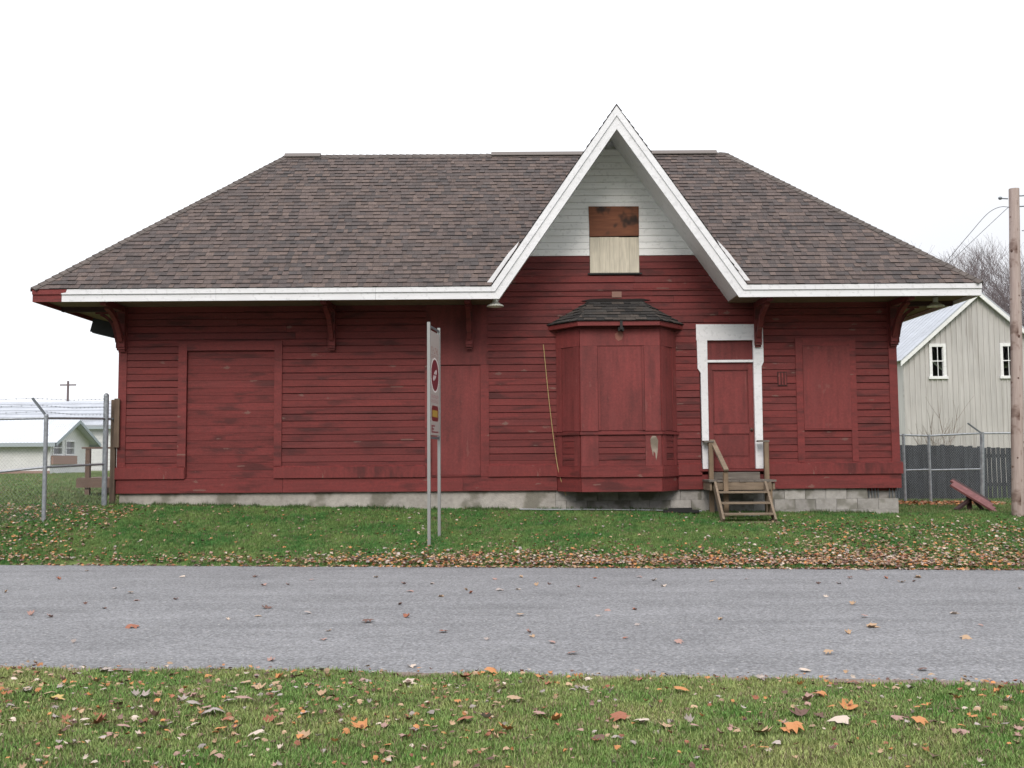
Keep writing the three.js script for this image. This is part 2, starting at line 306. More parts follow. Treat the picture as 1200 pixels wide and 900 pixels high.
// --- left freight door
{
  const d = part('freight_door', box(-6.28, -4.575, 1.24, 3.73, -0.069, -0.034), M.redPanelB, D, 'wide red boarded freight door');
  for (let y = 1.24, k = 0; y < 3.7; y += 0.1465, k++) part('door_board', box(-6.278, -4.577, y + .002, Math.min(3.726, y + .1445), -0.034, -0.014 + rr(-.0025, .0025)), k % 3 ? M.siding[0] : M.redTrim, d);
  part('door_casing', box(-6.45, -6.285, 1.468, 3.91, -.03, .045), M.redTrim, D); part('door_casing', box(-6.31, -6.283, 1.24, 1.467, -.03, .04), M.redTrim, D);
  part('door_casing', box(-4.573, -4.424, 1.469, 3.91, -.03, .045), M.redTrim, D);
  part('door_casing', box(-6.284, -4.574, 3.732, 3.908, -.03, .043), M.redTrim, D);
}
// --- second boarded door with plywood above
{
  part('boarded_door', box(-1.50, -.552, 1.27, 3.40, -0.069, 0.004), M.redPanel, D, 'flat red boarded passenger door');
  part('plywood_panel', box(-1.62, -.395, 3.42, SOF - .003, -0.069, 0.012), M.redPanelB, D);
  part('door_casing', box(-1.635, -1.505, 1.235, 3.415, -.06, .036), M.redTrim, D); part('door_casing', box(-.548, -.385, 1.235, 3.415, -.06, .036), M.redTrim, D);
  part('threshold', box(-1.50, -.552, 1.237, 1.264, -.06, .05), M.redTrim, D);
}
// --- passenger door with white casing
{
  const cz = 0.05;
  const cas = part('white_casing', prism([[3.69, 3.862], [5.0, 3.862], [5.0, 4.172], [3.69, 4.178]], -.03, cz), M.white, D, 'white painted door casing with shouldered jambs');
  part('jamb', prism([[3.765, 1.35], [3.893, 1.35], [3.90, 3.86], [3.70, 3.86], [3.705, 3.31], [3.762, 3.22]], -.03, cz + .003), M.white, cas);
  part('jamb', prism([[4.80, 1.35], [4.945, 1.35], [4.955, 3.34], [5.0, 3.43], [5.0, 3.86], [4.80, 3.86]], -.03, cz + .003), M.white, cas);
  part('transom_bar', box(3.897, 4.803, 3.428, 3.475, -.05, .03), M.white, cas);
  part('transom_panel', box(3.897, 4.803, 3.476, 3.861, -.068, -.02), M.redPanelB, D);
  const d = part('passenger_door', box(3.9, 4.8, 1.345, 3.425, -0.069, -0.04), M.redPanelB, D, 'red panelled passenger door');
  for (const [a, b, c, e] of [[3.902, 4.0, 1.35, 3.42], [4.7, 4.798, 1.35, 3.42]]) part('stile', box(a, b, c, e, -.04, -.018), M.redPanel, d);
  for (const [c, e] of [[3.28, 3.42], [2.03, 2.2], [1.35, 1.56]]) part('rail', box(4.002, 4.698, c, e, -.04, -.02), M.redPanel, d);
  part('door_panel', box(4.03, 4.67, 2.24, 3.24, -.04, -.03), M.redPanel, d);
  part('door_panel', box(4.03, 4.67, 1.60, 1.99, -.04, -.03), M.redPanel, d);
  part('door_knob', new THREE.SphereGeometry(.03, 10, 8).translate(4.745, 2.11, .01), M.rust, d);
  part('door_sill', box(3.72, 4.97, 1.302, 1.343, -.06, .085), M.redTrim, D);
}
// --- boarded window at the right
{
  const w = part('boarded_window', box(5.77, 6.69, 2.12, 3.73, -0.069, 0.040), M.redPanel, D, 'tall red plywood panel over a window');
  part('window_casing', box(5.632, 5.767, 1.469, 3.9, .0, .034), M.redTrim, w); part('window_casing', box(6.693, 6.812, 1.469, 3.9, .0, .034), M.redTrim, w);
  part('window_casing', box(5.769, 6.691, 3.732, 3.9, -.03, .033), M.redTrim, w); part('window_sill', box(5.769, 6.691, 2.085, 2.117, -.03, .05), M.redTrim, w);
}
{ const v = part('wall_vent', box(5.27, 5.455, 2.955, 3.235, .0, .03), M.brownBeam, D); for (let i = 0; i < 3; i++) part('vent_bar', box(5.285 + i * .058, 5.323 + i * .058, 2.975, 3.215, .03, .042), M.redTrim, v); }
// --- gable window
{
  const w = part('gable_window', box(1.61, 2.61, 5.19, 6.535, -0.069, -0.02), M.darkGap, D, 'gable window boarded with brown plywood above cream boards');
  part('brown_plywood_panel', prism([[1.625, 5.945], [2.60, 5.955], [2.605, 6.54], [1.61, 6.545]], -.02, .036), M.brownPly, w);
  for (let i = 0; i < 5; i++) part('cream_board', box(1.628 + i * .194, 1.628 + i * .194 + .1915, 5.215, 5.925 + rr(-.006, .004), -.02, .03 + rr(-.002, .002)), M.cream, w);
  part('window_sill', box(1.58, 2.65, 5.182, 5.212, -.02, .05), M.black, w);
}
part('metal_patch', box(2.05, 2.24, 4.725, 4.842, .012, .03), mat({ color: 0x8a6a60 }), D);
// --- bay window
const faceM = (o, dx, dz) => new THREE.Matrix4().makeBasis(V(dx, 0, dz), V(0, 1, 0), V(-dz, 0, dx)).setPosition(o[0], 0, o[1]);
{
  const pts = [[.95, -.06], [.95, 0], [1.37, .55], [2.89, .55], [3.27, 0], [3.27, -.06]];
  const sh = new THREE.Shape(pts.map(([x, z]) => new THREE.Vector2(x, -z)));
  const body = new THREE.ExtrudeGeometry(sh, { depth: 4.07 - .94, bevelEnabled: false }); body.rotateX(-Math.PI / 2); body.translate(0, .94, 0);
  const bay = part('bay_window', body, M.redPanelB, D, 'projecting three-sided red bay window boarded over');
  const faces = [[[.95, 0], [1.37, .55]], [[1.37, .55], [2.89, .55]], [[2.89, .55], [3.27, 0]]];
  faces.forEach(([a, b], fi) => {
    const L = Math.hypot(b[0] - a[0], b[1] - a[1]), m = faceM(a, (b[0] - a[0]) / L, (b[1] - a[1]) / L);
    const fb = (n, u0, u1, y0, y1, d, mt, d0 = .001) => part(n, box(u0, u1, y0, y1, d0, d).applyMatrix4(m), mt, bay);
    const cw = fi === 1 ? [0.33, 0.30] : [.17, .17];
    const e = fi === 1 ? 0 : 0.012;
    fb('bay_corner_board', e, cw[0], 2.085, 3.71, .024, M.redPanel); fb('bay_corner_board', L - cw[1], L - e, 2.085, 3.71, .024, M.redPanel);
    fb('bay_corner_board', e, cw[0], 1.425, 2.015, .026, M.redPanel); fb('bay_corner_board', L - cw[1], L - e, 1.425, 2.015, .026, M.redPanel);
    fb('bay_frieze', 0, L, 3.712, 4.03, .026, M.redPanel);
    fb('boarded_panel', cw[0] + .004, L - cw[1] - .004, 2.10, 3.708, .012, fi === 1 ? M.redPanel : M.redPanelB);
    if (fi === 1) { fb('panel_batten', cw[0] + .006, cw[0] + .045, 2.10, 3.7, .03, M.redPanelB); fb('panel_batten', L - cw[1] - .045, L - cw[1] - .006, 2.10, 3.7, .03, M.redPanelB); }
    fb('bay_sill', -.02, L + .02, 2.018, 2.07, .055, M.redTrim);
    for (let k = 0; k < 5; k++) { const y = 1.425 + k * .118; part('siding_board', sidingGeo(cw[0] + .003, L - cw[1] - .003, y, 0.002, .118).applyMatrix4(m), M.siding[Math.floor(rnd() * 5)], bay); }
    fb('water_table', -.012, L + .012, 1.215, 1.422, .055, M.redTrim);
    fb('skirt_board', 0, L, .938, 1.213, .018, M.redTrim);
  });
  const soff = [[.78, 0], [1.32, .74], [2.87, .74], [3.44, 0]];
  const s2 = new THREE.Shape(soff.map(([x, z]) => new THREE.Vector2(x, -z)));
  const cor = new THREE.ExtrudeGeometry(s2, { depth: .085, bevelEnabled: false }); cor.rotateX(-Math.PI / 2); cor.translate(0, 4.08, 0);
  const bare = mat({ map: concTex, color: new THREE.Color().setRGB(1.0, .86, .76), roughness: .9 });
  part('bare_patch', prism([[2.68, 1.93], [2.72, 1.99], [2.79, 1.985], [2.83, 1.9], [2.82, 1.72], [2.80, 1.58], [2.785, 1.52], [2.77, 1.66], [2.74, 1.70], [2.73, 1.60], [2.715, 1.68], [2.69, 1.80]], .5765, .578), bare, bay);
  part('bare_patch', prism([[2.04, 3.93], [2.10, 3.99], [2.17, 3.985], [2.20, 3.9], [2.17, 3.83], [2.10, 3.80], [2.05, 3.85]], .5765, .578), mat({ color: 0x8a5b50 }), bay);
  part('bay_cornice', cor, M.redTrim, bay);
  part('bracket_hook', mergeGeometries([box(2.12, 2.17, 4.0, 4.2, .70, .76), box(2.09, 2.2, 3.98, 4.05, .6, .70)]), M.black, bay);
}
// --- shingle planes
function clipPoly(poly, a, b, c) { // keep a*x+b*y<=c
  const out = []; for (let i = 0; i < poly.length; i++) { const p = poly[i], q = poly[(i + 1) % poly.length], dp = a * p[0] + b * p[1] - c, dq = a * q[0] + b * q[1] - c; if (dp <= 0) out.push(p); if (dp * dq < 0) { const t = dp / (dp - dq); out.push([lerp(p[0], q[0], t), lerp(p[1], q[1], t)]); } } return out;
}
const SHC = [[.136, .102, .092], [.122, .093, .086], [.098, .080, .077], [.148, .110, .097], [.106, .084, .079], [.129, .097, .089], [.086, .073, .072]];
const tint = vnoise(40, 40, 77);
function shinglePlane({ o, u, v, poly, e = 0.138, wmin = 0.08, wmax = 0.19, cols = SHC, lift = 0.004, seed = 1, darken = 1 }) {
  const f = rng(seed), n = u.clone().cross(v).normalize(), out = [];
  const at = (a, b, h) => o.clone().addScaledVector(u, a).addScaledVector(v, b).addScaledVector(n, h);
  const amin = Math.min(...poly.map((p) => p[0])), amax = Math.max(...poly.map((p) => p[0])), bmax = Math.max(...poly.map((p) => p[1]));
  for (let r = 0, b = 0; b < bmax; r++, b += e) {
    let a = amin - f() * wmax;
    while (a < amax) {
      const w = lerp(wmin, wmax, f()), jitter = (f() - .5) * .006, thick = .011 + (f() < .5 ? .010 : 0) + f() * .002;
      const ci = f() * .85 + .3 * (tint(a * .03 + .2, b * .05 + .1) - .25);
      const c = cols[Math.floor(clamp(ci, 0, .999) * cols.length)], k = (.86 + .28 * f()) * darken;
      let q = [[a, b + jitter], [a + w - .003, b + jitter], [a + w - .003, b + e + .03], [a, b + e + .03]];
      for (let i = 0; i < poly.length && q.length; i++) { const p = poly[i], s = poly[(i + 1) % poly.length]; const ex = s[0] - p[0], ey = s[1] - p[1]; q = clipPoly(q, ey, -ex, ey * p[0] - ex * p[1]); }
      a += w;
      if (q.length < 3) continue;
      const top = q.map(([x, y]) => at(x, y, lift + lerp(thick, .002, clamp((y - b) / (e + .03), 0, 1)))), bot = q.map(([x, y]) => at(x, y, 0));
      const P = [], U = [], C = []; const N = q.length; const su = f() * 5, sv = f() * 5;
      let cut = false; const push = (p, x, y) => { P.push(p.x, p.y, p.z); U.push(x + su, y + sv); if (cut) C.push(.022, .02, .02); else C.push(c[0] * k, c[1] * k, c[2] * k); }; // the cut edge is bare asphalt
      for (let i = 1; i < N - 1; i++) for (const j of [0, i, i + 1]) push(top[j], q[j][0], q[j][1]);
      cut = true;
      for (let i = 0; i < N; i++) { const j = (i + 1) % N; if (q[i][1] > b + e && q[j][1] > b + e) continue; for (const [p, m] of [[bot[i], i], [bot[j], j], [top[j], j], [bot[i], i], [top[j], j], [top[i], i]]) push(p, q[m][0], q[m][1]); }
      const g = new THREE.BufferGeometry(); g.setAttribute('position', new THREE.Float32BufferAttribute(P, 3)); g.setAttribute('uv', new THREE.Float32BufferAttribute(U, 2)); g.setAttribute('color', new THREE.Float32BufferAttribute(C, 3)); g.computeVertexNormals();
      out.push({ g, row: r, area: w });
    }
  }
  return out;
}
// --- main roof: eave 1.2 m out, ridge parallel to the front
const EZ = 1.215, EY = 4.772, EX = 8.80, RZ = -2.6, RY = 8.385, RXL = -4.965, RXR = 4.92, BZ = ZB - 1.215;
const run = EZ - RZ, rise = RY - EY, sl = Math.hypot(run, rise);
const roofDeck = [];
{
  const E = [V(-EX, EY, EZ), V(EX, EY, EZ), V(EX, EY, BZ), V(-EX, EY, BZ)], K = [V(RXL, RY, RZ), V(RXR, RY, RZ)];
  const vTop = V(XA, YA, EZ - (YA - EY) / rise * run), vL = V(XA - (YA - EY) / GS, EY, EZ), vR = V(XA + (YA - EY) / GS, EY, EZ), rm = V(XA, RY, RZ);
  roofDeck.push([E[0], vL, vTop], [E[0], vTop, K[0]], [K[0], vTop, rm], [vR, E[1], vTop], [vTop, E[1], K[1]], [vTop, K[1], rm]);
  roofDeck.push([E[1], E[2], K[1]], [E[2], E[3], K[0], K[1]], [E[3], E[0], K[0]]);
  const roof = part('roof', quadGeo(roofDeck), M.deckFelt, D, 'brown asphalt shingle hip roof');
  const vdir = V(0, rise / sl, -run / sl), o = V(0, EY, EZ);
  const sv = (p) => (p.y - EY) / rise * sl;
  const vk = .02 * (XA - vL.x) / sv(vTop);
  const polyL = [[-EX - .02, -.02], [vL.x - vk, -.02], [XA, sv(vTop)], [XA, sl], [RXL, sl]];
  const polyR = [[vR.x + vk, -.02], [EX + .02, -.02], [RXR, sl], [XA, sl], [XA, sv(vTop)]];
  const sh = [...shinglePlane({ o: o.clone().addScaledVector(vdir, -.02), u: V(1, 0, 0), v: vdir, poly: polyL.map(([a, b]) => [a, b + .02]), seed: 5 }),
    ...shinglePlane({ o: o.clone().addScaledVector(vdir, -.02), u: V(1, 0, 0), v: vdir, poly: polyR.map(([a, b]) => [a, b + .02]), seed: 6 })];
  sh.sort((a, b) => a.row - b.row);
  sh.slice(0, 300).forEach((s) => part('shingle', s.g, M.shingle, roof));
  const rest = sh.slice(300).map((s) => s.g);
  // hip ends, back and gable slopes
  const side = (a, b, c, d, seed) => { const u = b.clone().sub(a), L = u.length(); u.normalize(); const mid = c.clone().sub(a), v = mid.clone().addScaledVector(u, -mid.dot(u)).normalize(); const to = (p) => { const q = p.clone().sub(a); return [q.dot(u), q.dot(v)]; }; return shinglePlane({ o: a, u, v, poly: [[0, 0], [L, 0], to(c), ...(d ? [to(d)] : [])], seed }).map((s) => s.g); };
  rest.push(...side(E[1], E[2], K[1], null, 8), ...side(E[3], E[0], K[0], null, 9), ...side(E[2], E[3], K[0], K[1], 10));
  const gz = 1.23;
  { // gable slopes, eave direction is z
    const gl = Math.hypot(XA - vL.x, YA - EY), c = (XA - vL.x) / gl, s = (YA - EY) / gl, zt = gz - vTop.z;
    rest.push(...shinglePlane({ o: V(vL.x, EY, vTop.z), u: V(0, 0, 1), v: V(c, s, 0), poly: [[zt - .02, 0], [zt, 0], [zt, gl], [0, gl]], seed: 13 }).map((q) => q.g));
    rest.push(...shinglePlane({ o: V(vR.x, EY, gz), u: V(0, 0, -1), v: V(-c, s, 0), poly: [[0, 0], [.02, 0], [zt, gl], [0, gl]], seed: 14 }).map((q) => q.g));
  }
  const rs = part('upper_shingles', mergeGeometries(rest), M.shingle, roof); rs.userData.kind = 'stuff';
  // hip and ridge caps
  const caps = [];
  const cap = (a, b, n1, n2, e, seed) => {
    const f = rng(seed), d = b.clone().sub(a), L = d.length(); d.normalize();
    const s1 = n1.clone().cross(d).normalize(), s2 = n2.clone().cross(d).normalize(); const up = n1.clone().add(n2).normalize();
    const dn1 = s1.dot(up) > 0 ? s1.negate() : s1, dn2 = s2.dot(up) > 0 ? s2.negate() : s2;
    for (let t = 0; t < L; t += e) {
      const p0 = a.clone().addScaledVector(d, t).addScaledVector(up, .035 + f() * .006), p1 = a.clone().addScaledVector(d, Math.min(L, t + e + .03)).addScaledVector(up, .022), w = .13;
      const k = .8 + .35 * f();
      for (const s of [dn1, dn2]) {
        const q = [p0, p1, p1.clone().addScaledVector(s, w), p0.clone().addScaledVector(s, w)];
        const low = q.map((p) => p.clone().addScaledVector(up, -.02));
        const g = quadGeo([q, [low[0], q[0], q[3], low[3]], [low[3], q[3], q[2], low[2]]]); const C = []; for (let i = 0; i < g.attributes.position.count; i++) C.push(.13 * k, .108 * k, .098 * k); g.setAttribute('color', new THREE.Float32BufferAttribute(C, 3)); caps.push(g);
      }
    }
  };
  const nF = V(0, run, rise).normalize(), nB = V(0, run, -rise).normalize(), nR = V(rise, EX - RXR, 0).normalize(), nL = V(-rise, EX - 4.96, 0).normalize();
  cap(E[0], K[0], nF, nL, .15, 21); cap(E[1], K[1], nF, nR, .15, 22); cap(E[2], K[1], nB, nR, .15, 23); cap(E[3], K[0], nB, nL, .15, 24); cap(K[0], K[1], nF, nB, .15, 25);
  cap(V(XA, YA, vTop.z), V(XA, YA, 1.235), V(-GS, 1, 0).normalize(), V(GS, 1, 0).normalize(), .15, 26);
  const cp = part('hip_and_ridge_caps', mergeGeometries(caps), M.shingle, roof); cp.userData.kind = 'stuff';
  for (const [a, b, dy] of [[RXL - .02, -4.18, .012], [-.35, 1.9, .012], [2.4, 4.72, .022]]) part('ridge_flashing', sideExtrude([[-.11, -.05], [0, .045], [.11, -.05], [.11, -.035], [0, .062], [-.11, -.035]], a, b).translate(0, RY + dy, RZ), M.ridgeMetal, roof);
  // gable slabs carrying the rakes
  for (const s of [-1, 1]) {
    const X = (x) => XA + s * (XA - x);
    const pl = [[XA, YA - .012], [-.29, EY - .012], [-.27, 4.61], [-.225, 4.61], [XA, YA - .285]].map(([x, y]) => [X(x), y]);
    part('gable_slab', prism(s > 0 ? pl.reverse() : pl, -0.06, 1.168), M.white, D);
  }
}
// rake boards, fascia
for (const s of [-1, 1]) {
  const X = (x) => XA - s * (x - XA), mk = (pts, z0, z1, nm, m) => part(nm, prism(pts.map(([x, y]) => [s < 0 ? x : X(x), y]), z0, z1), m, D);
  // s<0 is the left rake
  mk([[XA, YA], [-.303, 4.765], [-.240, 4.667], [XA, 7.982]], 1.17, 1.226, 'rake_crown_board', M.white);
  mk([[XA, 7.980], [-.238, 4.667], [-.158, 4.533], [XA, 7.728]], 1.17, 1.20, 'rake_board', M.white);
  mk([[-.33, 4.775], [-.42, 4.80], [.02, 5.40], [.22, 5.62], [.17, 5.50], [-.20, 4.97]], 1.06, 1.15, 'flared_eave_trim', M.white);
}
const XRm = 2 * XA;
const fasc = (x0, x1, cutL, cutR, m, nm = 'fascia') => {
  // crown and lower board with mitred ends beside the gable
  const a = part(nm + '_crown', prism([[x0 + (cutL ? cutL[0] : 0), 4.667], [x1 + (cutR ? cutR[0] : 0), 4.667], [x1 + (cutR ? cutR[1] : 0), 4.765], [x0 + (cutL ? cutL[1] : 0), 4.765]], 1.17, 1.226), m, D);
  const b = part(nm, prism([[x0 + (cutL ? cutL[2] : 0), 4.533], [x1 + (cutR ? cutR[2] : 0), 4.533], [x1 + (cutR ? cutR[3] : 0), 4.665], [x0 + (cutL ? cutL[3] : 0), 4.665]], 1.17, 1.20), m, D);
  return [a, b];
};
fasc(-8.25, -5.402, null, null, M.white); fasc(-5.398, -2.452, null, null, M.white); fasc(-2.448, -.241, null, [0, -.063, .082, .002], M.white);
fasc(XRm + .241, 6.798, [0, .063, -.082, -.002], null, M.white); fasc(6.802, 8.79, null, null, M.white);
{ const jag = [[-8.79, 4.667], [-8.252, 4.667], [-8.252, 4.765], [-8.79, 4.765]];
  part('fascia_crown', prism(jag, 1.17, 1.226), M.redTrim, D, 'unpainted red end of the white fascia'); part('fascia', prism([[-8.79, 4.533], [-8.252, 4.533], [-8.252, 4.665], [-8.79, 4.665]], 1.17, 1.20), M.redTrim, D, 'unpainted red end of the white fascia');
  part('paint_lap', prism([[-8.25, 4.69], [-8.17, 4.70], [-8.14, 4.765], [-8.25, 4.765]], 1.2263, 1.2275), M.redTrim, D); }
part('side_fascia', box(-8.79, -8.75, 4.533, 4.765, BZ, 1.168), M.redTrim, D); part('side_fascia', box(8.75, 8.79, 4.533, 4.765, BZ, 1.168), M.white, D); part('back_fascia', box(-8.748, 8.748, 4.533, 4.765, BZ, BZ + .04), M.white, D);
// soffit in boards round the eaves
for (let k = 0; k < 8; k++) {
  const z0 = k * .146, z1 = z0 + .143;
  part('soffit_board', box(-8.748, -.20, SOF + rr(0, .003), SOF + .025, z0, z1), M.soffit, D); part('soffit_board', box(XRm + .20, 8.748, SOF + rr(0, .003), SOF + .025, z0, z1), M.soffit, D);
}
for (const s of [-1, 1]) for (let k = 0; k < 8; k++) { const a = 7.6 + k * .1435, b = a + .141; part('soffit_board', box(s > 0 ? a : -b, s > 0 ? b : -a, SOF + rr(0, .003), SOF + .025, BZ + .05, -.003), M.soffit, D); }
part('back_soffit', box(-7.59, 7.59, SOF, SOF + .025, BZ + .05, ZB), M.soffit, D);
// eave brackets
function bracket(x, z, dx, dz, sc = 1, w = 1) {
  const m = new THREE.Matrix4().makeBasis(V(dz, 0, -dx), V(0, 1, 0), V(dx, 0, dz)).setPosition(x, 0, z);
  const post = part('eave_bracket', prism([[-.065, 3.80], [.065, 3.80], [.065, SOF - .005], [-.065, SOF - .005]], 0.02, .12).applyMatrix4(m), M.siding[4], D);
  part('bracket_foot', mergeGeometries([box(-.065, .065, 3.755, 3.798, .02, .10), box(-.055, .055, 3.715, 3.753, .02, .07)]).applyMatrix4(m), M.siding[4], post);
  part('bracket_arm', box(-.055 * w, .055 * w, SOF - .115, SOF - .005, .122, 1.05 * sc).applyMatrix4(m), M.siding[4], post);
  const cv = []; for (let i = 0; i <= 6; i++) { const t = i / 6; cv.push(V(0, lerp(3.92, SOF - .12, t) + .10 * Math.sin(Math.PI * t), lerp(.12, .86 * sc, t) - .06 * Math.sin(Math.PI * t))); }
  part('bracket_brace', mergeGeometries(cv.slice(1).map((p, i) => beam(cv[i], p, .085 * w, .09 * w, V(0, .6, -.8)))).applyMatrix4(m), M.siding[4], post);
}
for (const x of [-3.44, -.76, 4.89]) bracket(x, 0.03, 0, 1);
for (const s of [-1, 1]) { bracket(s * 7.535, 0.036, 0, 1); bracket(s * 7.59, -.10, s, 0, .52, .6); bracket(s * 7.59, -2.7, s, 0, .52, .6); bracket(s * 7.59, -5.05, s, 0, .52, .6); }
for (const s of [-1, 1]) part('lookout_beam', box(s > 0 ? 7.63 : -8.745, s > 0 ? 8.745 : -7.63, SOF - .09, SOF - .002, -.02, .07), M.brownBeam, D);
// bay roof
{
  const T0 = V(1.60, 4.645, .005), T1 = V(2.65, 4.645, .005), E0 = V(.75, 4.172, -.01), E1 = V(1.305, 4.168, .765), E2 = V(2.885, 4.168, .765), E3 = V(3.47, 4.172, -.01);
  const r = part('bay_roof', quadGeo([[E0, E1, T0], [E1, E2, T1, T0], [E2, E3, T1]]), M.deckFelt, D, 'small dark worn shingle roof over the bay');
  const cols = [[.05, .047, .046], [.07, .064, .06], [.036, .034, .034], [.09, .075, .066], [.06, .055, .052]];
  const pl = (a, b, c, d, seed) => { const u = b.clone().sub(a).normalize(), q = c.clone().sub(a), v = q.clone().addScaledVector(u, -q.dot(u)).normalize(), to = (p) => { const w = p.clone().sub(a); return [w.dot(u), w.dot(v)]; }; return shinglePlane({ o: a, u, v, poly: [[0, 0], to(b), to(c), ...(d ? [to(d)] : [])], e: .125, wmin: .12, wmax: .26, cols, seed }); };
  for (const s of [...pl(E0, E1, T0, null, 31), ...pl(E1, E2, T1, T0, 32), ...pl(E2, E3, T1, null, 33)]) part('shingle', s.g, M.shingle, r);
  part('flashing', prism([[1.45, 4.66], [1.62, 4.64], [2.6, 4.65], [2.80, 4.67], [2.62, 4.70], [2.3, 4.69], [1.9, 4.705], [1.6, 4.69]], .018, .035), M.darkGap, r);
}
// lamps and floodlight on the depot
function dishLamp(x, z, label) {
  const y = SOF - .002;
  const l = thing('eave_lamp', label, 'lamp', 'dish lamps under the eaves', [x, 0, z]);
  const prof = [[.001, y], [.05, y], [.05, y - .09], [.06, y - .10], [.155, y - .155], [.162, y - .175], [.15, y - .172], [.05, y - .125], [.001, y - .12]].map(([a, b]) => new THREE.Vector2(a, b));
  part('lamp_shade', new THREE.LatheGeometry(prof, 28), M.enamel, l); part('bulb', new THREE.SphereGeometry(.035, 12, 8).translate(0, y - .15, 0), mat({ color: 0xdedbd0, roughness: .2 }), l);
}
dishLamp(-.235, .95, 'white enamel dish lamp hanging below the left foot of the gable');
dishLamp(8.20, .55, 'enamel dish lamp hanging under the right end eave');
{
  const f = thing('floodlight', 'dark box floodlight mounted under the left eave', 'floodlight');
  const g = box(-.24, .24, -.14, .14, -.12, .12); g.applyMatrix4(new THREE.Matrix4().makeRotationZ(R(-14)).setPosition(-8.12, 4.26, -.55)); part('housing', g, M.black, f);
  const l = box(-.2, .2, -.155, -.141, -.1, .1); l.applyMatrix4(new THREE.Matrix4().makeRotationZ(R(-14)).setPosition(-8.12, 4.26, -.55)); part('lens', l, M.galvDark, f);
  part('mounting_arm', beam(V(-7.60, 4.22, -.55), V(-7.90, 4.22, -.55), .05, .05), M.galvDark, f);
}
// yellow line hanging down the wall
{
  const c = new THREE.CatmullRomCurve3([V(.69, 3.80, .035), V(.70, 3.70, .04), V(.735, 3.3, .035), V(.80, 2.6, .05), V(.885, 1.85, .05), V(.935, 1.46, .085), V(.985, 1.22, .105), V(1.075, .93, .10), V(1.10, .86, .10)]);
  solo('hanging_cord', new THREE.TubeGeometry(c, 50, .008, 6), M.rope, 'thin tan cord hanging down the siding left of the bay', 'cord');
}
// ---------------------------------------------------------------- wooden steps at the door
{
  const s = thing('wooden_steps', 'weathered wooden porch steps with handrails below the white-framed door', 'steps');
  const gy = (x, z) => ground(x, z);
  for (let i = 0; i < 9; i++) part('deck_plank', box(3.745 + i * .14, 3.745 + i * .14 + .134, 1.112, 1.145 + rr(-.004, .004), .075, .80 + rr(-.02, .015)), M.greyWood, s);
  part('rim_board', box(3.86, 4.90, .965, 1.108, .745, .785), M.stairWood, s); part('rim_board', box(3.76, 3.80, .955, 1.10, .08, .743), M.stairWood, s); part('rim_board', box(4.94, 4.98, .965, 1.10, .08, .743), M.stairWood, s);
  part('back_plank', box(3.90, 4.86, 1.148, 1.285, .068, .10), M.greyWood, s);
  for (const [x, z, y1, w] of [[3.895, .20, 1.86, .085], [4.955, .25, 1.86, .085], [4.035, .84, 1.30, .085]]) part('post', box(x - w / 2, x + w / 2, gy(x, z) - .05, y1, z - w / 2, z + w / 2), M.stairWoodV, s);
  part('post', box(4.86, 4.93, gy(4.9, .7) - .05, 1.10, .66, .742), M.stairWoodV, s);
  part('handrail', beam(V(3.945, 1.90, .10), V(4.035, 1.33, .93), .09, .04), M.stairWood, s);
  part('rail_cap', box(3.76, 3.95, 1.862, 1.895, .07, .255), M.greyWood, s); part('rail_cap', box(4.80, 5.01, 1.862, 1.895, .13, .30), M.greyWood, s);
  for (const x of [3.84, 4.775]) part('stringer', beam(V(x, 1.06, .79), V(x, gy(x, 1.50) + .02, 1.50), .04, .17), M.stairWood, s);
  [[.945, .96], [.755, 1.17], [.565, 1.385]].forEach(([y, z]) => part('tread', box(3.862, 4.753, y - .032, y, z - .115, z + .125), M.stairWood, s));
  part('ground_rail', box(3.80, 4.85, gy(4.3, 1.52) - .01, gy(4.3, 1.52) + .035, 1.50, 1.54), M.stairWood, s);
}
// junk along the foundation
{
  const c = []; for (let x = .2; x <= 3.7; x += .25) c.push(V(x, ground(x, .18) + .045, .18 + .02 * Math.sin(x * 2)));
  solo('metal_pipe', new THREE.TubeGeometry(new THREE.CatmullRomCurve3(c), 40, .016, 7), M.galv, 'thin pale pipe lying on the grass along the foundation', 'pipe');
  const b = solo('scrap_board', mergeGeometries([beam(V(2.95, ground(2.95, .3) + .05, .26), V(3.62, ground(3.6, .3) + .06, .34), .18, .05), beam(V(3.05, ground(3.05, .3) + .09, .24), V(3.5, ground(3.5, .3) + .105, .30), .07, .035)]), M.black, 'dark scrap boards on the grass left of the steps', 'scrap wood');
  solo('paint_tray', mergeGeometries([box(4.42, 4.70, ground(4.5, .6) + .0, ground(4.5, .6) + .05, .48, .66), box(4.44, 4.68, ground(4.5, .6) + .052, ground(4.5, .6) + .07, .50, .62)]), M.galv, 'small grey metal tray under the wooden steps', 'tray');
}
